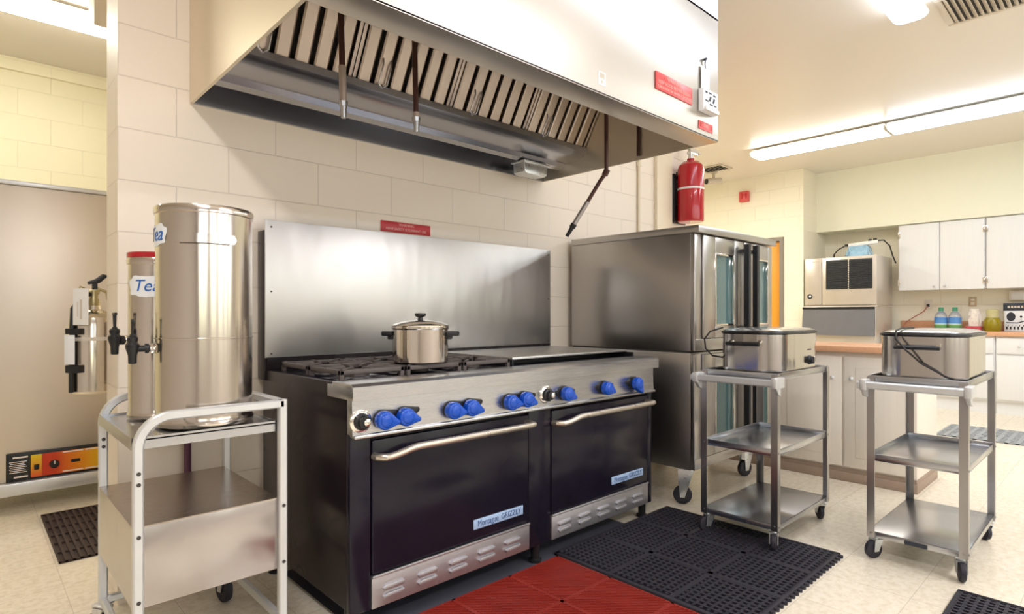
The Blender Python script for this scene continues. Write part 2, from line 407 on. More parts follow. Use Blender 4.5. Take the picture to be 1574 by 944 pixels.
# ------------------------------------------------------------------ room
CZ = 3.10
X0, X1, Y0, Y1 = -3.0, 9.10, -3.2, 5.90
struct('floor', B().box(X0-.1, X1+.1, Y0-.1, Y1+.1, -0.1, 0.0), M['floor'])
struct('ceiling', B().box(X0-.1, X1+.1, Y0-.1, Y1+.1, CZ, CZ+0.1), M['ceiling'])
# block wall behind the range, open at both ends; its left end face uses the block bond along Y
w = struct('wall_back', B().box(0.437, 4.70, 2.70, 2.93, 0, CZ), M['wall_range'])
w.data.materials.append(M['wall_end'])
for p in w.data.polygons:
    if abs(p.normal.x) > 0.5: p.material_index = 1
struct('wall_hall', B().box(X0-.1, X1+.1, Y1, Y1+0.1, 0, CZ), M['wall_hall'])
struct('wall_left', B().box(X0-.1, X0, Y0, Y1, 0, CZ), M['wall_plain'])
struct('wall_far', B().box(X1, X1+.1, Y0, 3.06, 0, CZ), M['wall_far'])
# wall with the wooden door: jutting mass with a door opening
DX = 8.27
wd = B()
wd.box(DX, X1, 3.06, 3.32, 0, CZ); wd.box(DX, X1, 4.30, Y1, 0, CZ); wd.box(DX, X1, 3.32, 4.30, 2.20, CZ); wd.box(DX+0.14, X1, 3.32, 4.30, 0, 2.20)
struct('wall_right', wd, M['wall_far'])
d = struct('door_1', B().box(DX+0.03, DX+0.075, 3.37, 4.25, 0.01, 2.14, 0.003), M['door_orange'])
d['kind'] = 'structure'
fr = B()
fr.box(DX-0.02, DX+0.138, 3.322, 3.37, 0, 2.195); fr.box(DX-0.02, DX+0.138, 4.25, 4.298, 0, 2.195); fr.box(DX-0.02, DX+0.138, 3.37, 4.25, 2.145, 2.195)
struct('door_frame', fr, M['door_frame'], d)
dh = B(); dh.cyl((DX+0.03, 4.17, 1.0), (DX-0.03, 4.17, 1.0), 0.012); dh.sph((DX-0.045, 4.17, 1.0), 0.03)
struct('door_knob', dh, M['chrome'], d)
# soffit above the wall cabinets
struct('wall_soffit', B().box(8.75, X1, Y0, 3.06, 2.275, CZ), M['plaster'])
# rear wall with windows (daylight side of the kitchen)
wins = [(-1.9, -0.7), (0.0, 1.2), (1.7, 3.0), (3.5, 4.8), (5.3, 6.6)]
rw = B(); z0, z1 = 0.95, 2.45
rw.box(X0-.1, X1+.1, Y0-.1, Y0, 0, z0); rw.box(X0-.1, X1+.1, Y0-.1, Y0, z1, CZ)
xs = [X0-.1] + [v for w_ in wins for v in w_] + [X1+.1]
for k in range(0, len(xs), 2): rw.box(xs[k], xs[k+1], Y0-.1, Y0, z0, z1)
struct('wall_rear', rw, M['wall_plain'])
for k, (a, b_) in enumerate(wins):
    f = B()
    t = 0.05
    f.box(a, a+t, Y0-.07, Y0+.01, z0, z1); f.box(b_-t, b_, Y0-.07, Y0+.01, z0, z1)
    f.box(a+t, b_-t, Y0-.07, Y0+.01, z0, z0+t); f.box(a+t, b_-t, Y0-.07, Y0+.01, z1-t, z1)
    f.box((a+b_)/2-.02, (a+b_)/2+.02, Y0-.06, Y0, z0+t, z1-t)
    o = struct('window_%d' % (k+1), f, M['fixture'])
    struct('window_pane', B().box(a+t, b_-t, Y0-.05, Y0-.04, z0+t, z1-t), M['daylight'], o)
# trims
struct('trim_1', B().box(X0, DX, Y1-0.03, Y1, 3.0, CZ, 0.004), M['wall_hall'])
struct('trim_2', B().box(4.13, 4.36, 2.665, 2.70, 0, CZ, 0.006), M['pvc'])
struct('baseboard_hall', B().box(X0, DX, Y1-0.015, Y1, 0, 0.1), M['kick'])

# ------------------------------------------------------------------ range hood
HX0, HX1, HY0, HY1, HZ0, HZ1 = 0.69, 2.82, 1.46, 2.698, 2.01, 2.64
hood = Thing('range_hood', 'large stainless steel exhaust hood hanging over the double range', 'range hood', (1.755, 2.08, 2.01))
c = B()
c.box(HX0, HX1, HY0, HY0+0.012, HZ0, HZ1, 0.002)
c.box(HX0, HX1, HY0, HY1, HZ1-0.012, HZ1-0.002)
hood.part('canopy', c, M['hood'])
for (a, b_) in ((HX0, HX0+0.012), (HX1-0.012, HX1)): hood.part('side_panel', B().box(a, b_, HY0+0.012, HY1, HZ0, HZ1-0.013), M['hood_side'])
c = B(); c.box(HX0, HX1, HY0, HY0+0.13, HZ0-0.001, HZ0+0.009, 0.002); c.box(HX0+0.013, HX1-0.013, HY0+0.122, HY0+0.13, HZ0+0.009, HZ0+0.04)
hood.part('front_flange', c, M['hood'])
c = B(); c.box(HX0, HX1, HY0+0.002, HY1, HZ1+0.001, CZ-0.002)
hood.part('closure_panel', c, M['hood'])
# back panel and plenum
c = B(); c.box(HX0+0.012, HX1-0.012, 2.682, HY1, HZ0, HZ1-0.012)
hood.part('back_panel', c, M['hood_in'])
c = B()
prof = [(2.315, 2.155), (2.32, 2.128), (2.345, 2.108), (2.42, 2.098), (2.485, 2.088), (2.505, 2.066), (2.55, 2.058), (2.556, 2.064), (2.68, 2.125), (2.68, 2.16), (2.36, 2.16)]
c.prism(prof, 'x', HX0+0.013, HX1-0.013)
hood.part('grease_gutter', c, M['hood_in'])
# sloping filter bank: bottom (Y 2.34, Z 2.13) to top, 60 degrees
ang = R(60)
u_s = Vector((0, -math.cos(ang), math.sin(ang))); n_s = Vector((0, -math.sin(ang), -math.cos(ang)))
o_s = Vector((0, 2.345, 2.13))
def slope(x): return Matrix(((1, 0, 0, x), (0, u_s.y, n_s.y, o_s.y), (0, u_s.z, n_s.z, o_s.z), (0, 0, 0, 1)))
c = B(); c.box(0, HX1-HX0-0.03, 0.0, 0.57, -0.05, -0.042, M=slope(HX0+0.015))
c.box(0, HX1-HX0-0.03, 0.505, 0.60, -0.042, 0.01, M=slope(HX0+0.015))
hood.part('filter_rail', c, M['vent_dark'])
fw = (HX1-HX0-0.03)/4
for k in range(4):
    x = HX0+0.015+k*fw
    m_ = slope(x)
    c = B()
    c.box(0.002, 0.018, 0, 0.505, -0.02, 0.004, 0.002, M=m_); c.box(fw-0.018, fw-0.002, 0, 0.505, -0.02, 0.004, 0.002, M=m_)
    nsl = 6; pitch = (fw-0.036)/nsl
    for j in range(nsl):
        a = 0.018+j*pitch
        c.prism([(a+0.008, -0.018), (a+0.011, -0.002), (a+0.018, 0.003), (a+pitch-0.018, 0.003), (a+pitch-0.011, -0.002), (a+pitch-0.008, -0.018)],
                'y', 0.004, 0.5, M=m_)
    fo = hood.part('baffle_filter', c, M['filter'])
    for (e0, e1) in ((0.0, 0.008), (0.497, 0.505)): hood.part('filter_edge', B().box(0.0, fw, e0, e1, -0.02, 0.0, M=m_), M['filter'], fo)
    c = B(); hx = 0.27*fw
    c.tube([m_ @ Vector(p) for p in ((hx-0.02, 0.15, 0.004), (hx-0.02, 0.13, 0.016), (hx-0.02, 0.045, 0.018), (hx, 0.03, 0.018), (hx+0.02, 0.045, 0.018), (hx+0.02, 0.13, 0.016), (hx+0.02, 0.15, 0.004))], 0.004, 8)
    hood.part('filter_handle', c, M['steel'], fo)
c = B(); c.box(HX0+0.013, HX1-0.013, 2.00, 2.05, 2.56, HZ1-0.012)
hood.part('plenum_panel', c, M['hood_in'])
# grease cup under the gutter
c = B(); c.prism([(2.45, 2.05), (2.455, 1.99), (2.475, 1.978), (2.625, 1.978), (2.645, 1.99), (2.65, 2.05)], 'y', 2.50, 2.60, 0.004)
c.box(2.44, 2.66, 2.49, 2.61, 2.046, 2.056, 0.002)
hood.part('grease_cup', c, M['zinc'], label='small silver grease cup')
# fire suppression drop pipes
def drop(top, bot, sleeve=0.11):
    T, Bt = Vector(top), Vector(bot)
    c = B(); c.tube([T, Bt], 0.011, 12)
    p = hood.part('drop_pipe', c, M['pipe'], label='brown fire suppression pipe')
    d = (Bt-T).normalized()
    c = B(); c.cyl(Bt-d*sleeve, Bt-d*0.03, 0.0135, n=14); hood.part('pipe_sleeve', c, M['pipe_sleeve'], p)
    c = B(); c.cyl(Bt-d*0.03, Bt-d*0.012, 0.018, 0.016, 8); c.cyl(Bt-d*0.012, Bt+d*0.03, 0.013, 0.010, 12); hood.part('nozzle', c, M['steel'], p)
drop((1.003, 2.0, 2.62), (1.024, 2.0, 1.885), 0.16)
drop((1.327, 2.0, 2.62), (1.344, 2.0, 1.90), 0.05)
c = B(); c.tube([(2.46, 1.9, 2.62), (2.465, 1.9, 1.875), (2.452, 1.93, 1.835), (2.42, 2.005, 1.71)], 0.0105, 12)
p = hood.part('drop_pipe', c, M['pipe'], label='bent brown fire suppression pipe')
c = B(); c.cyl((2.466, 1.895, 1.89), (2.462, 1.91, 1.86), 0.017, n=8); hood.part('pipe_elbow', c, M['pipe'], p)
c = B(); c.cyl((2.425, 1.993, 1.73), (2.395, 2.062, 1.615), 0.0125, n=12); hood.part('pipe_sleeve', c, M['cart_steel'], p)
c = B(); c.cyl((2.395, 2.062, 1.615), (2.39, 2.074, 1.595), 0.017, n=8); c.cyl((2.39, 2.074, 1.595), (2.378, 2.10, 1.55), 0.012, 0.010, 12); hood.part('nozzle', c, M['black'], p)
c = B(); c.tube([(2.795, 1.93, 2.62), (2.795, 1.93, 2.03)], 0.0085, 10); hood.part('drop_pipe', c, M['pipe'])  # added rod standing in for the dark upright line on the side panel
# sticker near the lip
c = B(); c.box(1.84, 1.888, HY0-0.0015, HY0, 2.045, 2.10); st = hood.part('sticker', c, M['label'], label='small white inspection sticker')
c = B(); c.box(1.850, 1.880, HY0-0.0022, HY0-0.0015, 2.074, 2.094); c.cyl((1.863, HY0-0.0022, 2.060), (1.863, HY0-0.0012, 2.060), 0.006, n=12); hood.part('sticker_print', c, M['vent'], st)

sg = Thing('warning_sign', 'wide red warning sign on the front of the exhaust hood', 'sign', (2.40, HY0-0.003, 2.17))
c = B(); c.box(2.244, 2.556, HY0-0.005, HY0-0.001, 2.134, 2.214, 0.001); sg.part('plate', c, M['red_sign_pale'])
sg.text('lettering', 'WARNING', 0.026, (2.40, HY0-0.0055, 2.198), FACE_Y, M['pink_ink'])
sg.text('lettering', 'KEEP HOOD FILTERS CLEAN', 0.0215, (2.40, HY0-0.0055, 2.172), FACE_Y, M['pink_ink'])
sg.text('lettering', 'TURN FAN ON WHEN COOKING', 0.0195, (2.40, HY0-0.0055, 2.150), FACE_Y, M['pink_ink'])

ps = Thing('fire_pull_station', 'white fire pull station box with dark print at hood right corner', 'pull station', (2.685, HY0-0.01, 2.17))
c = B(); c.box(2.617, 2.757, HY0-0.03, HY0-0.001, 2.122, 2.232, 0.004); ps.part('box', c, M['label'])
c = B(); c.box(2.622, 2.752, HY0-0.042, HY0-0.03, 2.122, 2.142, 0.003); ps.part('bottom_lip', c, M['white'])
c = B()
for (a, z, w_, h_) in ((2.634, 2.21, 0.02, 0.008), (2.664, 2.212, 0.03, 0.007), (2.712, 2.208, 0.022, 0.008), (2.634, 2.17, 0.03, 0.007), (2.675, 2.158, 0.03, 0.007), (2.715, 2.16, 0.028, 0.006)):
    c.box(a, a+w_, HY0-0.0312, HY0-0.03, z, z+h_)
for (a, z) in ((2.68, 2.188), (2.715, 2.185)):
    c.prism([(a-0.012, z-0.012), (a+0.004, z-0.012), (a+0.014, z+0.012), (a-0.002, z+0.012)], 'y', HY0-0.0312, HY0-0.03)
ps.part('print', c, M['dark_ink'])
tg = Thing('inspection_tag', 'long white paper tag hanging above the fire pull station', 'tag', (2.68, HY0-0.006, 2.30))
c = B(); c.box(2.637, 2.72, HY0-0.006, HY0-0.004, 2.225, 2.352, 0.0008); tg.part('paper', c, M['white'])
c = B(); c.tube([(2.678, HY0-0.005, 2.345), (2.674, HY0-0.006, 2.37), (2.678, HY0-0.008, 2.392)], 0.003, 8); c.cyl((2.678, HY0-0.014, 2.392), (2.678, HY0, 2.392), 0.006, n=12); tg.part('tie', c, M['dark_ink'])
s2 = Thing('caution_sticker', 'small red caution label below the pull station on the hood', 'label', (2.69, HY0-0.002, 2.06))
c = B(); c.box(2.622, 2.757, HY0-0.003, HY0-0.001, 2.040, 2.080); s2.part('plate', c, M['red_sign_pale'])
s2.text('lettering', 'FIRE', 0.026, (2.69, HY0-0.0035, 2.062), FACE_Y, M['pink_ink'])
c = B(); c.box(2.632, 2.645, HY0-0.0036, HY0-0.003, 2.05, 2.072); c.box(2.735, 2.747, HY0-0.0036, HY0-0.003, 2.05, 2.072); s2.part('print', c, M['red_sign'])

# wall sign
sg = Thing('warning_sign', 'small dark red warning sign on wall above the steel backsplash', 'sign', (1.748, 2.695, 1.595))
c = B(); c.box(1.592, 1.904, 2.694, 2.699, 1.566, 1.622, 0.001); sg.part('plate', c, M['red_sign'])
sg.text('lettering', 'WARNING', 0.020, (1.748, 2.6935, 1.608), FACE_Y, M['pink_ink'])
sg.text('lettering', 'HAVE SAFETY IS CURRENT USE', 0.0185, (1.748, 2.6935, 1.583), FACE_Y, M['pink_ink'])

# ------------------------------------------------------------------ double range
RX0, RX1, RF, RB = 0.968, 2.800, 1.862, 2.64
rg = Thing('double_range', 'black double oven range with blue knobs and steel trim under the hood', 'range', (1.884, 2.25, 0))
c = B()
c.box(RX0, RX1, RF+0.004, RB, 0.10, 0.885, 0.002)
rg.part('body', c, M['enamel_side'])
# front pillars
for (a, b_) in ((RX0, 1.048), (1.834, 1.976), (2.757, RX1)):
    c = B(); c.box(a, b_, RF-0.018, RF+0.01, 0.085, 0.715, 0.004); rg.part('front_post', c, M['enamel'])
# top rails above doors
for (a, b_) in ((1.048, 1.834), (1.976, 2.757)):
    c = B(); c.box(a, b_, RF-0.014, RF+0.004, 0.69, 0.712, 0.003); rg.part('door_header', c, M['enamel'])
def oven_door(a, b_, px0, px1, hz):
    c = B(); c.box(a+0.004, b_-0.004, RF-0.022, RF+0.002, 0.208, 0.684, 0.006)
    dr = rg.part('oven_door', c, M['enamel'])
    y = RF-0.022; h0, h1 = a+0.012, b_-0.02
    c = B(); w_ = h1-h0
    path = [(h0, y, hz-0.018), (h0, y-0.028, hz-0.016)]
    for k in range(9):
        t = k/8; path.append((h0+0.02+0.13*t, y-0.05-0.012*math.sin(t*math.pi/2), hz-0.016+0.022*(0.5-0.5*math.cos(math.pi*t))))
    path += [(h1-0.03, y-0.062, hz+0.006), (h1-0.008, y-0.054, hz+0.006), (h1, y-0.03, hz+0.006), (h1, y, hz+0.006)]
    c.tube(path, 0.0135, 12); rg.part('handle', c, M['handle'], dr, label='pale tubular oven handle')
    c = B(); c.box(px0, px1, y-0.003, y, 0.252, 0.292, 0.001); pl = rg.part('name_plate', c, M['plate'], dr, label='pale blue maker plate')
    cx = (px0+px1)/2
    rg.text('plate_lettering', 'Montague', 0.036, (cx-0.062, y-0.0035, 0.272), FACE_Y, M['navy_ink'], dr, 0.80)
    rg.text('plate_lettering', 'GRIZZLY', 0.033, (cx+0.068, y-0.0035, 0.272), FACE_Y, M['navy_ink'], dr, 0.88)
    return dr
oven_door(1.048, 1.834, 1.512, 1.792, 0.645)
oven_door(1.976, 2.757, 2.428, 2.706, 0.645)
# louvred steel kick panels
for (a, b_) in ((1.050, 1.832), (1.978, 2.755)):
    c = B(); y = RF-0.024
    c.box(a, b_, y, RF, 0.088, 0.200, 0.002)
    c.box(a, b_, y-0.006, y+0.004, 0.196, 0.206, 0.002)
    kp = rg.part('kick_panel', c, M['kick_steel'], label='louvred stainless kick panel')
    n = 5
    for k in range(n):
        x = a+0.085+k*(b_-a-0.19)/(n-1)-0.0
        for z in (0.152, 0.122):
            c = B(); c.prism([(x-0.038, z-0.009), (x+0.040, z-0.009), (x+0.046, z+0.004), (x+0.040, z+0.010), (x-0.030, z+0.010), (x-0.043, z+0.002)], 'y', y-0.010, y+0.001, 0.003)
            rg.part('louver', c, M['kick_steel'], kp)
# control panel and front ledge
c = B(); c.prism([(RF-0.02, 0.705), (RF-0.034, 0.712), (RF-0.030, 0.835), (RF+0.01, 0.835), (RF+0.01, 0.705)], 'x', RX0+0.001, RX1-0.004, 0.002)
c.box(RX0+0.002, RX1-0.004, RF-0.048, RF-0.02, 0.700, 0.714, 0.005)
rg.part('control_panel', c, M['steel'], label='stainless control panel')
c = B(); c.prism([(1.80, 0.836), (1.80, 0.882), (1.812, 0.892), (1.95, 0.892), (1.95, 0.880), (1.99, 0.880), (1.99, 0.836)], 'x', RX0-0.012, RX1+0.004, 0.002)
rg.part('front_ledge', c, M['steel'], label='stainless front ledge')
# knobs
def teardrop(x, z, r, ln, a, n=22):
    pts = []
    a = R(a); half = math.acos(min(0.99, r*0.62/ln))
    for k in range(n+1):
        t = a+half+(2*math.pi-2*half)*k/n
        pts.append((x+r*math.cos(t), z+r*math.sin(t)))
    tip = r*0.30
    for k in range(7):
        t = a-math.pi/2+math.pi*k/6
        pts.append((x+(ln-tip)*math.cos(a)+tip*math.cos(t), z+(ln-tip)*math.sin(a)+tip*math.sin(t)))
    return pts
YP = RF-0.032
for (x, z, da) in ((1.078, 0.757, -12), (1.166, 0.759, -14), (1.382, 0.757, -12), (1.472, 0.758, -16), (1.688, 0.757, -12), (1.779, 0.76, -20), (2.045, 0.76, -24), (2.345, 0.76, -22), (2.605, 0.762, -58)):
    c = B(); c.prism(teardrop(x, z, 0.033, 0.060, da), 'y', YP-0.046, YP-0.010, 0.007, 3)
    c.sph((x, YP-0.046, z), 0.024, (1, 0.32, 1))
    k = rg.part('control_knob', c, M['blue'], label='blue control knob')
    c = B(); c.prism(teardrop(x+0.004, z+0.001, 0.035, 0.072, da+30), 'y', YP-0.010, YP+0.001, 0.002)
    if da < -20: c.prism(teardrop(x, z+0.001, 0.030, 0.055, 172), 'y', YP-0.010, YP+0.001, 0.002)
    rg.part('knob_bezel', c, M['black'], k)
for (x, z) in ((1.000, 0.760), (1.930, 0.764)):
    c = B(); mt = Matrix.Translation((x, YP, z)) @ Matrix.Rotation(R(90), 4, 'X')
    c.lathe([(0.041, -0.001), (0.041, 0.004), (0.036, 0.007), (0.0, 0.007)], M=mt, n=32)
    k = rg.part('thermostat_dial', c, M['chrome'], label='black thermostat dial in silver ring')
    c = B(); c.lathe([(0.030, 0.006), (0.029, 0.018), (0.022, 0.022), (0.020, 0.036), (0.0, 0.036)], M=mt, n=28); kk = rg.part('dial_knob', c, M['black'], k)
    c = B(); c.lathe([(0.013, 0.036), (0.013, 0.042), (0.008, 0.045), (0.0, 0.045)], M=mt @ Matrix.Translation((0.006, 0, 0)), n=20); rg.part('dial_cap', c, M['chrome'], k)
# cooktop
c = B(); c.box(RX0+0.004, RX1-0.004, 1.95, 2.62, 0.878, 0.886, 0.001)
rg.part('cooktop', c, M['enamel'])
# burner grates: 3 x 2
gx0, gw, gy0, gd = 1.000, 0.288, 1.985, 0.278
for i in range(3):
    for j in range(2):
        x = gx0+i*gw; y = gy0+j*gd; cx, cy = x+gw/2, y+gd/2
        c = B(); z0g, z1g = 0.905, 0.923
        ww = 0.009
        for (a0, a1, b0, b1) in ((x+.006, x+gw-.006, y+.006, y+.006+2*ww), (x+.006, x+gw-.006, y+gd-.006-2*ww, y+gd-.006), (x+.006, x+.006+2*ww, y+.006, y+gd-.006), (x+gw-.006-2*ww, x+gw-.006, y+.006, y+gd-.006)):
            c.box(a0, a1, b0, b1, z0g, z1g, 0.003)
        for q in range(8):
            t = q*math.pi/4
            r0 = 0.045; r1 = min((gw/2-0.012)/max(abs(math.cos(t)), 1e-3), (gd/2-0.012)/max(abs(math.sin(t)), 1e-3))
            m_ = Matrix.Translation((cx, cy, 0)) @ Matrix.Rotation(t, 4, 'Z')
            c.prism([(r0, z1g-0.004), (r0+0.01, z1g+0.003), (r1, z1g+0.003), (r1, z0g), (r0+0.02, z0g)], 'y', -0.006, 0.006, 0.002, M=m_)
        for (fx, fy) in ((x+.015, y+.015), (x+gw-.015, y+.015), (x+.015, y+gd-.015), (x+gw-.015, y+gd-.015)):
            c.box(fx-.008, fx+.008, fy-.008, fy+.008, 0.8858, z0g+0.004)
        g = rg.part('burner_grate', c, M['cast'])
        c = B(); c.lathe([(0.05, 0.886), (0.048, 0.898), (0.036, 0.904), (0.034, 0.910), (0.0, 0.910)], (cx, cy, 0), 28); rg.part('burner', c, M['cast'], g)
# griddle plate with open drip gap in front
c = B(); c.box(1.885, 2.790, 2.005, 2.60, 0.914, 0.926, 0.002); rg.part('griddle_plate', c, M['splash'], label='flat steel griddle plate')
c = B(); c.box(1.889, 1.901, 2.012, 2.60, 0.886, 0.914); c.box(2.774, 2.786, 1.955, 2.60, 0.886, 0.914); c.box(1.901, 2.774, 2.11, 2.12, 0.886, 0.914)
rg.part('griddle_support', c, M['black'])
# backguard
c = B(); c.box(RX0-0.004, RX1-0.012, 2.604, 2.612, 0.938, 1.546, 0.0015); bgd = rg.part('backsplash', c, M['splash'], label='tall stainless backsplash panel')
c = B()
for z in (0.955, 1.23, 1.515): c.cyl((RX0+0.022, 2.606, z), (RX0+0.022, 2.601, z), 0.004, n=10); c.cyl((RX1-0.03, 2.606, z), (RX1-0.03, 2.601, z), 0.004, n=10)
rg.part('backsplash_screws', c, M['vent_dark'], bgd)
c = B(); c.box(RX0-0.006, RX1-0.016, 2.612, 2.685, 0.84, 1.50, 0.002); c.box(RX0+0.002, RX1-0.02, 2.598, 2.612, 0.884, 0.940)
rg.part('back_riser', c, M['enamel_side'])
for (x, y) in ((1.0, 1.90), (1.905, 1.875), (2.765, 1.885), (1.0, 2.58), (1.905, 2.58), (2.765, 2.58)):
    c = B(); c.lathe([(0.030, 0.0025), (0.030, 0.014), (0.020, 0.018), (0.022, 0.10), (0.0, 0.10)], (x, y, 0), 18); rg.part('leg', c, M['black'])

b = B(); b.box(1.02, 2.60, 1.842, 2.55, 0.0004, 0.0024)  # thin dark sheet added as painted shade on the floor under the range
single('floor_cover', b, pm('slate_shade_sheet', (0.075, 0.078, 0.10), 0.45), 'flat slate grey sheet painting the shade under the front of the range', 'mat', (1.8, 2.2, 0))
# stock pot
PX, PY, PZ = 1.415, 2.075, 0.926
pt = Thing('stock_pot', 'shiny steel stock pot with black handles on the burner grates', 'pot', (PX, PY, PZ))
c = B(); c.lathe([(0.0, 0.0), (0.105, 0.0), (0.116, 0.006), (0.117, 0.14), (0.121, 0.146), (0.121, 0.152), (0.0, 0.152)], (PX, PY, PZ), 64); pt.part('body', c, M['pot'])
c = B(); c.lathe([(0.119, 0.152), (0.120, 0.157), (0.112, 0.162), (0.075, 0.174), (0.03, 0.180), (0.0, 0.181)], (PX, PY, PZ), 64); ld = pt.part('lid', c, M['pot'])
c = B(); c.lathe([(0.012, 0.180), (0.010, 0.190), (0.020, 0.194), (0.024, 0.200), (0.023, 0.208), (0.0, 0.209)], (PX, PY, PZ), 28); pt.part('lid_knob', c, M['black'], ld)
for (s_, da) in ((-1, 0), (1, 0)):
    dirv = Matrix.Rotation(R(-33), 4, 'Z')
    m_ = Matrix.Translation((PX, PY, PZ)) @ Matrix.Rotation(R(-43 if s_ > 0 else 137), 4, 'Z')
    c = B(); c.prism([(0.115, -0.034), (0.130, -0.036), (0.160, -0.024), (0.166, 0.0), (0.160, 0.024), (0.130, 0.036), (0.115, 0.034)], 'z', 0.112, 0.132, 0.005, M=m_)
    c.box(0.112, 0.135, -0.026, 0.026, 0.098, 0.118, 0.004, M=m_)
    pt.part('side_handle', c, M['black'])

# ------------------------------------------------------------------ convection oven
OX0, OX1, OF, OB = 3.06, 4.09, 1.755, 2.66
ov = Thing('convection_oven', 'tall stainless double deck convection oven right of the range', 'oven', (3.57, 2.2, 0))
for (name, a, b_) in (('upper_deck', 0.915, 1.60), ('lower_deck', 0.225, 0.905)):
    c = B(); c.box(OX0, OX1, OF, OB, a, b_, 0.004); ov.part(name, c, M['oven_steel'])
c = B(); c.box(OX0-0.003, OX1+0.02, 1.70, OB, 1.600, 1.642, 0.004); ov.part('top_panel', c, M['oven_steel'])
c = B(); c.box(OX0+0.003, OX1-0.003, OF+0.01, OB-0.01, 0.904, 0.916); ov.part('deck_seam', c, M['vent_dark'])
c = B(); c.box(OX0+0.002, OX1-0.002, OF-0.028, OF, 0.916, 0.985, 0.003); ov.part('control_strip', c, M['oven_steel'])
c = B(); c.box(OX0+0.002, OX1-0.002, OF-0.028, OF, 0.232, 0.29, 0.003); ov.part('base_strip', c, M['oven_steel'])
c = B()
for (a, b_) in ((0.915, 1.60), (0.225, 0.905)): c.box(OX0+0.001, OX0+0.075, OF-0.026, OF, a+0.005, b_-0.005, 0.003)
ov.part('front_frame', c, M['oven_steel'])
def ovdoor(x0, x1, z0, z1, hx, wx0, wx1, wz0, wz1):
    y0 = OF-0.036
    c = B()
    c.box(x0, wx0, y0, OF, z0, z1, 0.003); c.box(wx1, x1, y0, OF, z0, z1, 0.003)
    c.box(wx0, wx1, y0, OF, z0, wz0, 0.003); c.box(wx0, wx1, y0, OF, wz1, z1, 0.003)
    dr = ov.part('oven_door', c, M['oven_steel'])
    c = B(); c.box(wx0, wx1, y0+0.016, y0+0.022, wz0, wz1); ov.part('window_glass', c, M['glass_dark'], dr)
    c = B(); t = 0.012
    for (a, b2, e, f_) in ((wx0, wx0+t, wz0, wz1), (wx1-t, wx1, wz0, wz1), (wx0+t, wx1-t, wz0, wz0+t), (wx0+t, wx1-t, wz1-t, wz1)): c.box(a, b2, y0-0.003, y0+0.015, e, f_, 0.002)
    ov.part('window_trim', c, M['chrome'], dr)
    c = B(); c.bar([(hx, y0-0.045, z0+0.01), (hx, y0-0.045, z1-0.02)], 0.030, 0.036, up=(1, 0, 0))
    for z in (z0+0.05, z1-0.06): c.box(hx-0.010, hx+0.010, y0-0.04, y0+0.002, z-0.012, z+0.012)
    ov.part('handle', c, M['black'], dr, label='black vertical door handle')
for (z0_, z1_) in ((0.99, 1.592), (0.295, 0.895)):
    ovdoor(OX0+0.085, 3.655, z0_, z1_, 3.615, 3.285, 3.53, z0_+0.07, z1_-0.095)
    ovdoor(3.665, OX1-0.01, z0_, z1_, 3.735, 3.80, 4.02, z0_+0.07, z1_-0.095)
def caster(T, x, y, rw, ztop, width=0.026, ang=0, plate=None, brake=False, fork=None):
    m_ = Matrix.Translation((x, y, 0)) @ Matrix.Rotation(R(ang), 4, 'Z')
    off = rw*0.35
    c = B(); c.box(-0.024, 0.024, -0.024, 0.024, ztop-0.006, ztop, 0.002, M=m_)
    c.cyl(m_ @ Vector((0, 0, ztop-0.02)), m_ @ Vector((0, 0, ztop-0.005)), 0.016, n=16)
    for s_ in (-1, 1):
        yy = s_*(width/2+0.006)
        c.prism([(-0.022, ztop-0.012), (0.022, ztop-0.012), (off+0.012, rw-0.008), (off-0.012, rw-0.008)], 'y', yy-0.002, yy+0.002, M=m_)
    c.box(-0.022, 0.022, -width/2-0.007, width/2+0.007, ztop-0.020, ztop-0.012, M=m_)
    if brake:
        for q in (-1, 1): c.prism([(-0.045, ztop-0.012), (0.05, ztop-0.012), (0.035, rw-0.012), (0.008, rw-0.012)], 'y', q*(width/2+0.008), q*(width/2+0.012), 0.001, M=m_)
    f_ = T.part('caster', c, fork or M['zinc'])
    c = B(); mt = m_ @ Matrix.Translation((off, 0, rw)) @ Matrix.Rotation(R(90), 4, 'X')
    w2 = width/2
    c.lathe([(0.0, -w2), (rw*0.5, -w2), (rw*0.82, -w2), (rw*0.97, -w2*0.7), (rw, 0), (rw*0.97, w2*0.7), (rw*0.82, w2), (rw*0.5, w2), (0.0, w2)], M=mt, n=32)
    T.part('wheel', c, M['rubber'], f_)
caster(ov, 3.14, 1.83, 0.055, 0.225, 0.034, 122, brake=True)
caster(ov, 4.0, 1.86, 0.055, 0.225, 0.034, 160, brake=True)
caster(ov, 3.14, 2.55, 0.055, 0.225, 0.034, 0)
caster(ov, 4.0, 2.55, 0.055, 0.225, 0.034, 0)

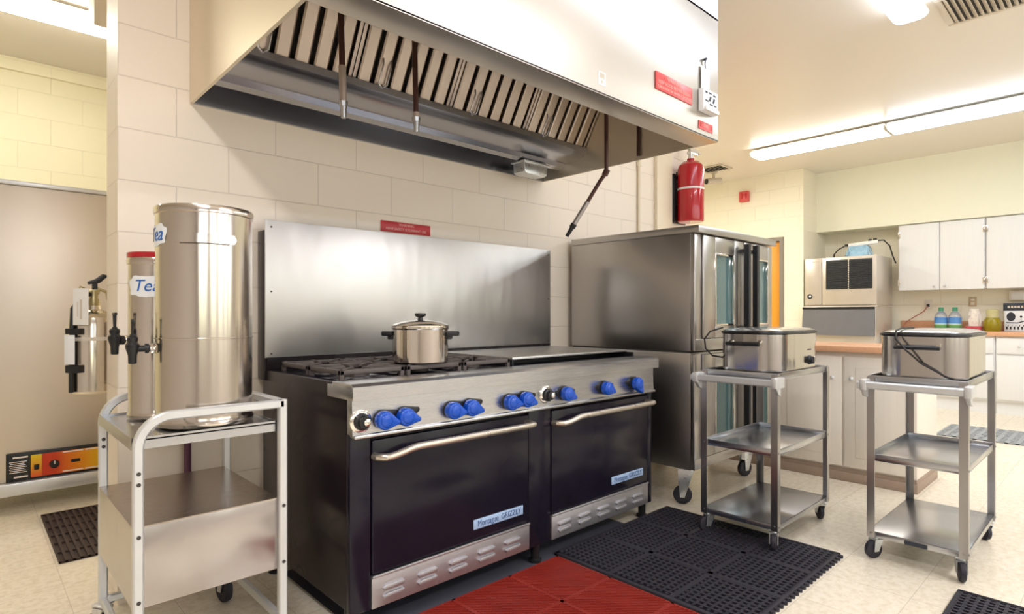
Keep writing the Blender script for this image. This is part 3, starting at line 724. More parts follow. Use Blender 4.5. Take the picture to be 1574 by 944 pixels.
# ------------------------------------------------------------------ utility carts
def utility_cart(x0, x1, y0, y1, label, group):
    T = Thing('utility_cart', label, 'cart', ((x0+x1)/2, (y0+y1)/2, 0), group)
    w_ = 0.032; th = 0.004
    for (x, y, sx, sy) in ((x0, y0, 1, 1), (x0, y1, 1, -1), (x1, y0, -1, 1), (x1, y1, -1, -1)):
        c = B()
        c.prism([(x, y), (x+sx*w_, y), (x+sx*w_, y+sy*th), (x+sx*th, y+sy*th), (x+sx*th, y+sy*w_), (x, y+sy*w_)], 'z', 0.10, 0.842, 0.001)
        for z in (0.47, 0.12):
            c.cyl((x-sx*0.003, y+sy*0.016, z), (x, y+sy*0.016, z), 0.005, n=10); c.cyl((x+sx*0.016, y-sy*0.003, z), (x+sx*0.016, y, z), 0.005, n=10)
        T.part('leg', c, M['cart_steel'])
    a, b_, d_, e = x0+0.0045, x1-0.0045, y0+0.0045, y1-0.0045
    for (z, lip, up) in ((0.822, 0.026, True), (0.462, 0.024, True), (0.128, 0.026, False)):
        c = B(); zz = z
        c.box(a, b_, d_, e, zz-0.003, zz, 0.001)
        z0_, z1_ = (zz-0.008, zz+lip) if up else (zz-lip, zz)
        for (p0, p1, q0, q1) in ((a, a+.003, d_, e), (b_-.003, b_, d_, e), (a, b_, d_, d_+.003), (a, b_, e-.003, e)): c.box(p0, p1, q0, q1, z0_, z1_, 0.001)
        T.part('shelf', c, M['shelf_steel'])
    # push handle on the short near end
    c = B(); hx = x0-0.05
    c.bar([(hx, y0-0.005, 0.806), (hx, y1+0.025, 0.806)], 0.034, 0.022, up=(0, 0, 1), c=0.006)
    hb = T.part('push_handle', c, M['alu'], label='pale bumper push handle')
    for y in (y0-0.004, y1+0.004):
        c = B(); c.box(hx-0.016, x0+0.03, y-0.018, y+0.010, 0.782, 0.832, 0.005)
        c.prism([(hx+0.0, 0.785), (x0+0.004, 0.785), (x0+0.004, 0.745), (hx+0.03, 0.752)], 'y', y-0.010, y+0.008, 0.002)
        T.part('handle_bracket', c, M['alu'], hb)
    c = B(); c.box(x0-0.001+0.0, x0+0.0045, (y0+y1)/2-0.045, (y0+y1)/2+0.04, 0.104, 0.122); T.part('maker_plate', c, M['dark_ink'], label='small dark maker plate')
    for (x, y, g) in ((x0+.03, y0+.03, 200), (x0+.03, y1-.03, 150), (x1-.04, y0+.03, 40), (x1-.04, y1-.03, 120)):
        caster(T, x, y, 0.043, 0.102, 0.024, g)
    return T
C1 = (2.80, 3.48, 1.152, 1.545)
C2 = (3.06, 3.765, 0.475, 0.852)
utility_cart(*C1, 'steel three shelf utility cart partly on the black mat by the oven', 'steel utility carts')
utility_cart(*C2, 'steel three shelf utility cart at right, standing on bare floor', 'steel utility carts')

# ------------------------------------------------------------------ roaster ovens on the carts
def roaster(x0, x1, y0, y1, label, cord, knob):
    z0_ = 0.8235; T = Thing('roaster_oven', label, 'roaster', ((x0+x1)/2, (y0+y1)/2, z0_), 'stainless roaster ovens on carts')
    out = rrect(x0, x1, y0, y1, 0.11, 12)
    c = B(); c.loft(out, [(0.012, z0_+0.018), (0.0, z0_+0.022), (0.0, z0_+0.205), (0.004, z0_+0.208)]); bd = T.part('body', c, M['roaster'])
    c = B(); c.loft(out, [(0.03, z0_+0.002), (0.012, z0_+0.004), (0.010, z0_+0.018)]); T.part('base', c, M['black'])
    c = B(); c.loft(out, [(-0.006, z0_+0.208), (-0.008, z0_+0.212), (-0.006, z0_+0.218), (0.01, z0_+0.220)]); T.part('rim', c, M['black'])
    c = B(); c.loft(out, [(0.004, z0_+0.219), (0.002, z0_+0.224), (0.03, z0_+0.232), (0.08, z0_+0.237)]); ld = T.part('lid', c, M['lid_glass'])
    ym = (y0+y1)/2
    for (xx, s_) in ((x0, -1), (x1, 1)):
        c = B(); hz = z0_+0.158
        c.bar([(xx+s_*0.034, ym-0.085, hz), (xx+s_*0.034, ym+0.085, hz)], 0.018, 0.020, up=(0, 0, 1), c=0.006)
        h_ = T.part('side_handle', c, M['black'], label='black bar handle')
        c = B()
        for y in (ym-0.075, ym+0.075): c.prism([(xx-s_*0.002, hz+0.02), (xx+s_*0.03, hz+0.006), (xx+s_*0.03, hz-0.006), (xx-s_*0.002, hz-0.008)], 'y', y-0.009, y+0.009, 0.002)
        T.part('handle_mount', c, M['chrome'], h_)
    if knob:
        kx = knob; m_ = Matrix.Translation((kx, y0, z0_+0.066)) @ Matrix.Rotation(R(90), 4, 'X')
        c = B(); c.lathe([(0.024, -0.002), (0.024, 0.004), (0.020, 0.008), (0.018, 0.022), (0.0, 0.022)], M=m_, n=24); kn = T.part('dial', c, M['black'])
        c = B(); c.box(kx-0.003, kx+0.003, y0-0.030, y0-0.021, z0_+0.049, z0_+0.085, 0.002); T.part('dial_grip', c, M['chrome'], kn)
        c = B()
        for k in range(5): c.box(kx-0.030+k*0.011, kx-0.022+k*0.011, y0-0.0012, y0+0.001, z0_+0.118, z0_+0.124)
        T.part('dial_print', c, M['dark_ink'])
    c = B(); c.tube(cord, 0.0042, 8); T.part('cord', c, M['cord'], label='black power cord')
    return T
roaster(2.862, 3.43, 1.172, 1.50, 'steel roaster oven with black dial, on the cart by the oven',
        [(2.95, 1.502, 0.90), (2.90, 1.535, 0.91), (2.86, 1.552, 0.95), (2.85, 1.552, 1.0), (2.87, 1.53, 1.04), (2.93, 1.49, 1.060)], 3.25)
roaster(3.105, 3.70, 0.492, 0.828, 'steel roaster oven with cord down its face, on the right cart',
        [(3.30, 0.72, 1.066), (3.16, 0.735, 1.066), (3.085, 0.74, 1.055), (3.055, 0.735, 1.02), (3.052, 0.70, 0.975), (3.088, 0.645, 0.912), (3.090, 0.60, 0.885), (3.094, 0.555, 0.857), (3.10, 0.53, 0.85)], None)

# ------------------------------------------------------------------ white framed cart at the left
BX0, BX1, BY0, BY1 = 0.352, 0.752, 1.885, 2.435
bc = Thing('bussing_cart', 'white tube framed cart carrying two tall steel tea urns', 'cart', (0.55, 2.16, 0))
def arch(y):
    p = [(BX0, y, 0.13)]
    r_ = 0.085; zt = 0.842
    for k in range(11):
        t = R(90*k/10); p.append((BX0+r_-r_*math.cos(t), y, zt-r_+r_*math.sin(t)))
    p += [(BX1, y, zt)]
    return p
for (nm, y) in (('arched_rail', BY0), ('arched_rail', BY1)):
    c = B(); c.bar(arch(y), 0.026, 0.026, up=(0, 1, 0)); bc.part(nm, c, M['alu'], label='white tubular arched rail')
    c = B(); c.bar([(BX1, y, 0.13), (BX1, y, 0.855)], 0.026, 0.026, up=(0, 1, 0)); ps_ = bc.part('post', c, M['alu'])
    c = B()
    for x in (BX0, BX1):
        yy = y-0.013 if y == BY0 else y+0.013
        for z in ((0.69, 0.66, 0.515, 0.335) if x == BX0 else (0.515, 0.335)): c.cyl((x, yy-0.002, z), (x, yy+0.002, z), 0.0055, n=12)
    if y == BY1:
        for z in (0.70, 0.675, 0.50, 0.40): c.cyl((BX0, y-0.0155, z), (BX0, y-0.012, z), 0.006, n=12)
    bc.part('post_bolts', c, M['vent_dark'], ps_)
c = B(); c.bar([(BX1, BY0+0.013, 0.842), (BX1, BY1-0.013, 0.842)], 0.026, 0.026, up=(0, 0, 1)); bc.part('end_rail', c, M['alu'])
ia, ib, ic, id_ = BX0+0.0, BX1-0.014, BY0+0.0135, BY1-0.0135
c = B(); c.box(BX0-0.012, ib, ic, id_, 0.776, 0.780)
c.box(BX0-0.012, ib, ic-0.0, ic+0.003, 0.752, 0.786); c.box(BX0-0.012, ib, id_-0.003, id_, 0.752, 0.786); c.box(BX0-0.013, BX0-0.010, ic, id_, 0.752, 0.786); c.box(ib-0.003, ib, ic, id_, 0.752, 0.786)
bc.part('top_shelf', c, M['shelf_steel'])
c = B(); c.box(BX0-0.012, ib, ic-0.011, id_, 0.536, 0.540)
bc.part('lower_shelf', c, M['dark_shelf'])
c = B(); c.box(BX0+0.014, ib, ic-0.012, ic-0.009, 0.312, 0.536, 0.001)
c.box(BX0-0.012, BX0-0.009, ic+0.001, id_, 0.312, 0.536); c.box(ib-0.003, ib, ic, id_, 0.312, 0.536); c.box(BX0+0.014, ib, id_-0.003, id_, 0.312, 0.536)
bc.part('skirt_panel', c, M['panel_steel'], label='deep steel skirt panel')
c = B()
for y in (BY0, BY1): c.bar([(BX0, y, 0.145), (BX1, y, 0.145)], 0.026, 0.02, up=(0, 0, 1))
c.bar([(BX0, BY0, 0.145), (BX0, BY1, 0.145)], 0.026, 0.02, up=(0, 0, 1)); c.bar([(BX1, BY0, 0.145), (BX1, BY1, 0.145)], 0.026, 0.02, up=(0, 0, 1))
bc.part('base_frame', c, M['alu'])
for (x, y, g) in ((BX0, BY0, 90), (BX1, BY0, 70), (BX0, BY1, 120), (BX1, BY1, 100)): caster(bc, x, y, 0.052, 0.135, 0.028, g)

# ------------------------------------------------------------------ tea urns
def wrap_text(T, name, body, size, c, r, ang0, z, m, parent, sx=1.0):
    cu = bpy.data.curves.new(name, 'FONT'); cu.body = body; cu.size = size; cu.extrude = 0.0006; cu.shear = 0.25
    cu.align_x = 'CENTER'; cu.align_y = 'CENTER'
    t = bpy.data.objects.new('tmp', cu); COL.objects.link(t)
    dg = bpy.context.evaluated_depsgraph_get(); me = bpy.data.meshes.new_from_object(t.evaluated_get(dg))
    bpy.data.objects.remove(t)
    for v in me.vertices:
        a = R(ang0)+v.co.x*sx/r; rr = r+0.0025+v.co.z
        v.co = Vector((c[0]+rr*math.cos(a), c[1]+rr*math.sin(a), z+v.co.y))-T.loc
    me.materials.clear(); me.materials.append(m); me.name = name
    o = bpy.data.objects.new(name, me); COL.objects.link(o); o.parent = parent
def tap(T, c, r, a, ln, z):
    d_ = Vector((math.cos(R(a)), math.sin(R(a)), 0)); p = Vector((c[0], c[1], z))
    b0 = p+d_*(r-0.002); b1 = p+d_*(r+ln)
    k = B(); k.cyl(b0, p+d_*(r+0.022), 0.009, n=14); k.cyl(p+d_*(r+0.004), p+d_*(r+0.010), 0.015, n=6); st = T.part('tap', k, M['chrome'], label='tap with black body and lever')
    k = B(); k.cyl(p+d_*(r+0.012), b1, 0.010, n=14); k.cyl(p+d_*(r+0.016), p+d_*(r+0.026), 0.015, n=14)
    Z = Vector((0, 0, 1))
    k.lathe([(0.008, -0.046), (0.011, -0.044), (0.012, -0.02), (0.019, 0.004), (0.019, 0.012), (0.013, 0.020), (0.015, 0.026), (0.015, 0.034), (0.008, 0.040), (0.006, 0.044), (0.0, 0.044)], b1, 20)
    T.part('tap_body', k, M['black'], st)
    k = B(); side = d_.cross(Z)
    for s_ in (-1, 1): k.cyl(b1+Z*0.04+side*s_*0.003, b1+Z*0.088+side*s_*0.008, 0.0035, n=8)
    k.cyl(b1+Z*0.086-side*0.012, b1+Z*0.086+side*0.012, 0.0045, n=8)
    T.part('tap_lever', k, M['black'], st)
def urn(label, c, r, z0_, z1_, lab, tp, handle, seam, red):
    T = Thing('tea_urn', label, 'urn', (c[0], c[1], z0_), 'steel tea urns on the cart')
    h_ = z1_-z0_
    b = B()
    p = [(0.0, 0), (r+0.004, 0), (r+0.005, 0.010), (r+0.001, 0.018), (r, 0.03)]
    if seam: p += [(r, seam-z0_-0.002), (r+0.0025, seam-z0_-0.001), (r+0.0025, seam-z0_+0.002), (r, seam-z0_+0.003)]
    p += [(r, h_-0.022), (0.0, h_-0.022)]
    b.lathe(p, (c[0], c[1], z0_), 72); bd = T.part('body', b, M['urn'])
    b = B(); b.lathe([(r, h_-0.024), (r+0.004, h_-0.022), (r+0.005, h_-0.006), (r+0.002, h_), (r-0.006, h_-0.002), (0, h_-0.004)], (c[0], c[1], z0_), 72); ld = T.part('lid', b, M['urn'])
    if red:
        b = B(); b.lathe([(r-0.004, h_-0.001), (r+0.004, h_), (r+0.004, h_+0.016), (r-0.004, h_+0.018), (0, h_+0.018)], (c[0], c[1], z0_), 48); T.part('lid_cover', b, M['red_paint'], label='red lid cover')
    ac = math.degrees(math.atan2(-c[1], -c[0]))
    a, zl, wl, hl, body, tx = lab
    aa = ac+a; half = math.degrees(wl/2/r)
    # label outline with a scalloped edge
    pts = []; n = 40
    b = B()
    def f(t):
        ring = []
        for k in range(n):
            q = 2*math.pi*k/n; wob = 1+0.07*math.sin(7*q)
            da = half*math.copysign(abs(math.cos(q))**0.6, math.cos(q))*wob; dz = hl/2*math.copysign(abs(math.sin(q))**0.6, math.sin(q))*wob
            ring.append((da, dz))
        rows = 8
        grid = []
        for s_ in range(1, rows+1):
            grid.append([t.verts.new((c[0]+(r+0.0016)*math.cos(R(aa+x*s_/rows)), c[1]+(r+0.0016)*math.sin(R(aa+x*s_/rows)), zl+z*s_/rows)) for (x, z) in ring])
        cv = t.verts.new((c[0]+(r+0.0016)*math.cos(R(aa)), c[1]+(r+0.0016)*math.sin(R(aa)), zl))
        for k in range(n):
            t.faces.new((cv, grid[0][k], grid[0][(k+1) % n]))
            for A, C in zip(grid, grid[1:]): t.faces.new((A[k], C[k], C[(k+1) % n], A[(k+1) % n]))
        bmesh.ops.recalc_face_normals(t, faces=t.faces)
    b._new(f); lb = T.part('label', b, M['label'], label='white scalloped label reading Tea')
    wrap_text(T, 'lettering', body, tx, c, r, aa, zl, M['blue_ink'], lb)
    tap(T, c, r, ac+tp[0], tp[1], tp[2])
    if handle:
        b = B()
        b.shell(c, r+0.014, ac-31, ac+31, handle-0.014, handle+0.014, 0.002, 24)
        for s_ in (-31, 31):
            b.shell(c, r+0.012, ac+s_-1.2, ac+s_+1.2, handle-0.014, handle+0.014, 0.004, 2); 
            q = R(ac+s_); b.cyl((c[0]+(r-0.002)*math.cos(q), c[1]+(r-0.002)*math.sin(q), handle), (c[0]+(r+0.014)*math.cos(q), c[1]+(r+0.014)*math.sin(q), handle), 0.010, n=10)
        T.part('strap_handle', b, M['urn'])
urn('large tall steel tea urn at the front of the white cart', (0.570, 2.055), 0.139, 0.7865, 1.463, (-72, 1.372, 0.12, 0.066, 'Tea', 0.06), (-82, 0.058, 1.025), 1.358, 1.055, False)
urn('smaller steel tea urn with red lid behind the large urn', (0.487, 2.283), 0.0875, 0.7865, 1.318, (-24, 1.222, 0.125, 0.068, 'Tea', 0.054), (-70, 0.042, 1.045), None, None, True)

# ------------------------------------------------------------------ hall: holding cabinet, extinguisher, mat
hc = Thing('holding_cabinet', 'big stainless steel warming cabinet in the hall at left', 'cabinet', (0.55, 4.75, 0))
c = B(); c.box(0.07, 1.05, 4.36, 5.15, 0.175, 1.865, 0.006); hc.part('body', c, M['cab_steel'])
c = B(); c.box(0.03, 1.08, 4.33, 5.17, 0.10, 0.174, 0.008); hc.part('base', c, M['alu'])
c = B(); c.box(0.05, 1.07, 4.345, 5.16, 1.865, 1.89, 0.004); hc.part('top_rim', c, M['alu'])
for (x, y) in ((0.12, 4.42), (0.98, 4.42), (0.12, 5.08), (0.98, 5.08)):
    c = B(); c.lathe([(0.03, 0), (0.03, 0.012), (0.022, 0.016), (0.022, 0.10), (0, 0.10)], (x, y, 0), 16); hc.part('leg', c, M['vent_dark'])
c = B(); c.box(0.176, 0.95, 4.352, 4.362, 0.178, 0.338, 0.002); cp = hc.part('control_panel', c, M['black'], label='black, orange and yellow control panel')
mm, _, _, _ = ramp_mat('printed_warm_gradient', [(0.0, (0.62, 0.045, 0.015)), (0.18, (0.66, 0.06, 0.015)), (0.35, (0.78, 0.18, 0.01)), (0.6, (0.85, 0.36, 0.01)), (1.0, (0.86, 0.70, 0.01))], 0, 0.335, 0.70)
c = B(); c.box(0.335, 0.94, 4.349, 4.352, 0.19, 0.318); hc.part('colour_band', c, mm, cp)
mm2, _, _, _ = ramp_mat('printed_yellow_orange', [(0.0, (0.78, 0.09, 0.02)), (0.4, (0.82, 0.33, 0.02)), (1.0, (0.85, 0.62, 0.02))], 2, 0.19, 0.318)
c = B(); c.box(0.285, 0.334, 4.349, 4.352, 0.19, 0.318); hc.part('switch_band', c, mm2, cp)
c = B(); c.box(0.299, 0.322, 4.340, 4.349, 0.232, 0.262, 0.003); hc.part('rocker_switch', c, M['black'], cp)
c = B(); c.lathe([(0.024, 0), (0.022, 0.016), (0, 0.018)], M=Matrix.Translation((0.392, 4.349, 0.25)) @ Matrix.Rotation(R(90), 4, 'X'), n=24); dk = hc.part('dial', c, M['black'], cp)
c = B(); c.box(0.390, 0.394, 4.329, 4.332, 0.252, 0.272); hc.part('dial_pointer', c, M['white_ink'], dk)
c = B(); c.box(0.47, 0.515, 4.345, 4.349, 0.246, 0.264, 0.001); hc.part('display', c, M['black'], cp)
c = B()
for k in range(7): c.box(0.19+0.003*(k % 2), 0.268-0.006*(k % 3), 4.3505, 4.352, 0.226+k*0.010, 0.230+k*0.010)
c.box(0.21, 0.272, 4.3505, 4.352, 0.197, 0.206); c.box(0.205, 0.272, 4.3505, 4.352, 0.308, 0.317)
c.box(0.43, 0.53, 4.3478, 4.3492, 0.308, 0.315); c.box(0.54, 0.63, 4.3478, 4.3492, 0.308, 0.315); c.box(0.43, 0.53, 4.3478, 4.3492, 0.195, 0.202); c.box(0.54, 0.63, 4.3478, 4.3492, 0.195, 0.202)
hc.part('panel_print', c, M['white_ink'], cp)

ex = Thing('fire_extinguisher', 'silver fire extinguisher with paper tags hung behind the wall end', 'fire extinguisher', (0.405, 3.02, 0.80))
EX, EY = 0.405, 3.025
c = B(); c.lathe([(0.0, 0.0), (0.078, 0.0), (0.088, 0.010), (0.088, 0.285), (0.082, 0.315), (0.055, 0.340), (0.026, 0.350), (0.024, 0.366), (0, 0.366)], (EX, EY, 0.80), 40); ex.part('cylinder', c, M['tank_silver'])
c = B(); c.lathe([(0.020, 0.366), (0.022, 0.38), (0.016, 0.40), (0.016, 0.43), (0, 0.43)], (EX, EY, 0.80), 16); c.box(EX-0.028, EX+0.02, EY-0.012, EY+0.012, 1.215, 1.235, 0.003); c.tube([(EX+0.01, EY, 1.24), (EX+0.045, EY-0.005, 1.225), (EX+0.05, EY-0.005, 1.19)], 0.006, 8); c.tube([(EX-0.02, EY-0.012, 1.232), (EX-0.05, EY-0.03, 1.245), (EX-0.06, EY-0.04, 1.22)], 0.003, 6); v_ = ex.part('valve', c, M['brass'])
c = B(); c.prism([(EX-0.02, 1.255), (EX+0.02, 1.262), (EX+0.052, 1.295), (EX+0.03, 1.302), (EX+0.005, 1.28), (EX-0.022, 1.268)], 'y', EY-0.011, EY+0.011, 0.003); c.box(EX-0.006, EX+0.012, EY-0.01, EY+0.01, 1.225, 1.265); ex.part('lever', c, M['black'], v_)
dr_ = Vector((-0.75, -0.66, 0)).normalized(); sd = Vector((0.66, -0.75, 0))
def at(dist, s_, z): return Vector((EX, EY, 0))+dr_*dist+sd*s_+Vector((0, 0, z))
def rotbox(b, d0, d1, s0, s1, z0_, z1_, bev=0.001):
    m_ = Matrix(((dr_.x, sd.x, 0, EX), (dr_.y, sd.y, 0, EY), (0, 0, 1, 0), (0, 0, 0, 1))); b.box(d0, d1, s0, s1, z0_, z1_, bev, M=m_)
c = B(); c.tube([at(0.02, 0, 1.215), at(0.06, -0.01, 1.20), at(0.095, -0.01, 1.15), at(0.098, -0.012, 1.05), at(0.098, -0.014, 0.90), at(0.098, -0.014, 0.81)], 0.009, 10); ex.part('hose', c, M['black'])
c = B(); rotbox(c, 0.104, 0.106, 0.0, 0.068, 1.085, 1.235, 0.0008); tgp = ex.part('tag', c, M['white'], label='white inspection tag')
c = B(); rotbox(c, 0.1062, 0.107, 0.032, 0.041, 1.11, 1.19, 0); rotbox(c, 0.1062, 0.107, 0.02, 0.024, 1.12, 1.18, 0); ex.part('tag_print', c, M['vent'], tgp)
c = B(); rotbox(c, 0.1085, 0.1105, -0.034, 0.012, 0.925, 1.045, 0.0008); ex.part('label', c, M['label'])
c = B(); rotbox(c, 0.08, 0.110, -0.032, 0.03, 0.89, 0.922, 0.003); rotbox(c, 0.08, 0.110, -0.032, 0.03, 1.048, 1.072, 0.003); ex.part('hose_clip', c, M['black'])
c = B(); c.lathe([(0.0895, 0.22), (0.0905, 0.22), (0.0905, 0.235), (0.0895, 0.235)], (EX, EY, 0.80), 40); c.box(EX+0.005, EX+0.06, EY+0.0, 3.10, 1.02, 1.035)
c.box(0.445, 0.475, 2.932, 3.03, 0.85, 1.10); ex.part('wall_bracket', c, M['vent'])

def lattice_mat(x0, x1, y0, y1, px, py, bar, h_, base=0.003, b=None):
    b = b or B()
    nx = max(1, round((x1-x0)/px)); ny = max(1, round((y1-y0)/py))
    for k in range(nx+1):
        x = x0+(x1-x0)*k/nx; b.box(max(x0, x-bar/2), min(x1, x+bar/2), y0, y1, base, h_)
    for k in range(ny+1):
        y = y0+(y1-y0)*k/ny; b.box(x0, x1, max(y0, y-bar/2), min(y1, y+bar/2), base, h_-0.001)
    b.box(x0, x1, y0, y1, 0.0005, base)
    return b
single('floor_cover', lattice_mat(0.316, 1.50, 3.323, 4.17, 0.028, 0.14, 0.012, 0.013), M['brown_rubber'], 'dark brown slotted rubber mat on hall floor before the warming cabinet', 'mat', (0.9, 3.75, 0))

duct = B(); duct.prism([(3.62, 3.098), (3.62, 2.60), (3.80, 2.70), (3.80, 3.098)], 'x', 0.486, 0.545, 0.004)
single('ceiling_bracket', duct, M['pvc'], 'cream painted bracket hanging from ceiling beside the hall light', 'bracket', (0.515, 3.71, 3.09))

# ------------------------------------------------------------------ mats in front of the range
b = lattice_mat(2.04, 2.975, 0.955, 1.85, 0.0295, 0.0295, 0.0115, 0.014)
for k in (1, 2):
    b.box(2.04+0.935*k/3-0.012, 2.04+0.935*k/3+0.012, 0.955, 1.85, 0.003, 0.0145); b.box(2.04, 2.975, 0.955+0.895*k/3-0.012, 0.955+0.895*k/3+0.012, 0.003, 0.0145)
for (a0, a1, c0, c1) in ((2.02, 2.048, 0.94, 1.86), (2.967, 2.99, 0.94, 1.86), (2.02, 2.99, 1.842, 1.866), (2.02, 2.99, 0.94, 0.962)): b.box(a0, a1, c0, c1, 0.0005, 0.014, 0.003)
for k in range(26):
    x = 2.035+k*0.0372; b.cyl((x, 0.932, 0.0005), (x, 0.932, 0.012), 0.0105, n=10); b.box(x-0.004, x+0.004, 0.932, 0.945, 0.0005, 0.010)
single('floor_cover', b, M['rubber'], 'black perforated rubber mat in front of right oven and cart', 'mat', (2.5, 1.4, 0))
# red tiles: diagonal open ribs
def red_tile(b, x0, x1, y0, y1):
    z0_, z1_ = 0.004, 0.0115
    b.box(x0, x1, y0, y1, 0.0005, z0_)
    for (p0, p1, q0, q1) in ((x0, x1, y0, y0+.008), (x0, x1, y1-.008, y1), (x0, x0+.008, y0, y1), (x1-.008, x1, y0, y1)): b.box(p0, p1, q0, q1, z0_, z1_+0.0005)
    L_ = x1-x0; W_ = y1-y0; st = 0.0185
    for sgn in (1, -1):
        k = -int(L_/st)-1
        while k*st < L_+W_:
            o_ = k*st
            pts = []
            # line: (x-x0) - sgn... clipped to the tile
            for t in (0.0, L_):
                y = (o_-t) if sgn > 0 else (o_-L_+t)
                pts.append((t, y))
            (xa, ya), (xb, yb) = pts
            def clip(xa, ya, xb, yb):
                t0, t1 = 0.0, 1.0; dx, dy = xb-xa, yb-ya
                for p, q in ((-dy, ya), (dy, W_-ya)):
                    if abs(p) < 1e-9:
                        if q < 0: return None
                    else:
                        t = q/p
                        if p < 0: t0 = max(t0, t)
                        else: t1 = min(t1, t)
                if t1-t0 < 0.01: return None
                return xa+dx*t0, ya+dy*t0, xa+dx*t1, ya+dy*t1
            r_ = clip(xa, ya, xb, yb)
            if r_:
                xa, ya, xb, yb = r_
                ln = math.hypot(xb-xa, yb-ya); an = math.atan2(yb-ya, xb-xa)
                m_ = Matrix.Translation((x0+(xa+xb)/2, y0+(ya+yb)/2, 0)) @ Matrix.Rotation(an, 4, 'Z')
                b.box(-ln/2, ln/2, -0.0032, 0.0032, z0_, z1_ if sgn > 0 else z1_-0.003, M=m_)
            k += 1
b = B()
for i in range(3):
    for j in range(3):
        x0_ = 2.005-0.3025*(i+1); y0_ = 1.83-0.3025*(j+1)
        red_tile(b, x0_, x0_+0.3025, y0_, y0_+0.3025)
single('floor_cover', b, M['red_rubber'], 'red ribbed rubber mat in front of the left oven', 'mat', (1.55, 1.4, 0))
b = lattice_mat(2.03, 2.935, -0.40, 0.478, 0.0295, 0.0295, 0.0115, 0.014)
for (a0, a1, c0, c1) in ((2.015, 2.038, -0.41, 0.49), (2.927, 2.95, -0.41, 0.49), (2.015, 2.95, 0.472, 0.492), (2.015, 2.95, -0.42, -0.39)): b.box(a0, a1, c0, c1, 0.0005, 0.014, 0.003)
single('floor_cover', b, M['rubber'], 'black perforated rubber mat cut off at the lower right corner', 'mat', (2.5, 0.05, 0))
b = lattice_mat(6.62, 7.35, 0.1, 1.28, 0.075, 0.075, 0.03, 0.012)
single('floor_cover', b, M['grey_rubber'], 'pale grey open grid mat on far floor before the base cabinets', 'mat', (7.0, 0.7, 0))

# ------------------------------------------------------------------ island cabinet
IX0, IX1, IY0, IY1 = 4.345, 4.90, 0.935, 2.35
il = Thing('island_cabinet', 'cream painted island base cabinet behind the utility carts', 'cabinet', (4.62, 1.64, 0))
c = B(); c.box(IX0+0.02, IX1, IY0, IY1, 0.085, 0.875, 0.002); il.part('carcass', c, M['cab_cream'])
c = B(); c.box(IX0+0.004, IX1+0.004, IY0-0.006, IY1, 0.0, 0.06, 0.004); c.box(IX0+0.012, IX1, IY0-0.001, IY1, 0.06, 0.086); il.part('plinth', c, M['kick'], label='scuffed brown plinth')
edges = [IY0+0.03, 1.353, 1.80, 2.30]
for k in range(3):
    a, b_ = edges[k]+0.008, edges[k+1]-0.008
    c = B(); c.box(IX0, IX0+0.02, a, b_, 0.10, 0.845, 0.004)
    c.box(IX0-0.004, IX0, a+0.07, b_-0.07, 0.17, 0.775, 0.003)
    dr = il.part('door', c, M['cab_cream'])
    c = B(); yk = b_-0.05 if k == 0 else a+0.05
    c.cyl((IX0, yk, 0.70), (IX0-0.02, yk, 0.70), 0.006, n=10); c.sph((IX0-0.026, yk, 0.70), 0.014); il.part('knob', c, M['alu'], dr)
    c = B(); yh = a if k == 0 else b_
    for z in (0.20, 0.74): c.box(IX0-0.006, IX0+0.004, yh-0.012, yh+0.012, z-0.025, z+0.025, 0.001)
    il.part('hinge', c, M['chrome'], dr)
c = B(); c.box(IX0-0.03, IX1+0.03, IY0-0.03, IY1+0.03, 0.8755, 0.915, 0.004)
single('countertop', c, M['counter'], 'orange wood countertop lying on the cream island cabinet', 'countertop', (4.62, 1.64, 0.876))

# ------------------------------------------------------------------ ice machine
im = Thing('ice_machine', 'ice machine with dark louvre and grey bin door against the far wall', 'ice machine', (8.6, 2.62, 0))
c = B(); c.box(8.22, 8.93, 2.19, 3.05, 0.14, 1.225, 0.006); bn = im.part('bin', c, M['ice_body'])
c = B(); c.box(8.28, 8.93, 2.19, 3.045, 1.24, 1.872, 0.008); im.part('head', c, M['ice_body'])
c = B(); c.box(8.27, 8.93, 2.185, 3.05, 1.225, 1.24); im.part('seam', c, M['vent'])
c = B(); c.box(8.262, 8.28, 2.195, 2.82, 1.25, 1.868, 0.004); c.box(8.264, 8.28, 2.83, 3.04, 1.25, 1.868, 0.004); fp = im.part('front_panel', c, M['ice_body'])
c = B(); c.box(8.257, 8.263, 2.235, 2.775, 1.452, 1.832, 0.002); lv = im.part('louver_panel', c, M['louver'])
c = B()
for k in range(16): c.prism([(8.247, 1.466+k*0.0228), (8.257, 1.476+k*0.0228), (8.257, 1.462+k*0.0228)], 'y', 2.245, 2.765)
im.part('louvers', c, M['louver'], lv)
c = B(); c.box(8.252, 8.256, 2.498, 2.512, 1.455, 1.83); im.part('louver_rib', c, M['vent'], lv)
c = B(); c.cyl((8.264, 2.975, 1.366), (8.258, 2.975, 1.366), 0.032, n=24); bdg = im.part('badge', c, M['dark_ink'], label='round dark badge')
c = B(); c.sph((8.258, 2.97, 1.366), 0.016, (0.3, 1, 0.8)); im.part('badge_mark', c, M['white'], bdg)
c = B()
for k in range(6): c.box(8.262, 8.2645, 2.93-k*0.022, 2.945-k*0.022+0.002, 1.815, 1.832)
im.part('brand_strip', c, M['vent'])
c = B(); c.prism([(8.205, 1.20), (8.225, 1.205), (8.225, 0.86), (8.165, 0.86)], 'y', 2.195, 3.045, 0.004); bd = im.part('bin_door', c, M['ice_door'], label='slanted dark grey bin door')
c = B(); c.box(8.19, 8.225, 2.195, 3.045, 1.196, 1.222, 0.004); im.part('door_lip', c, M['black'], bd)
c = B()
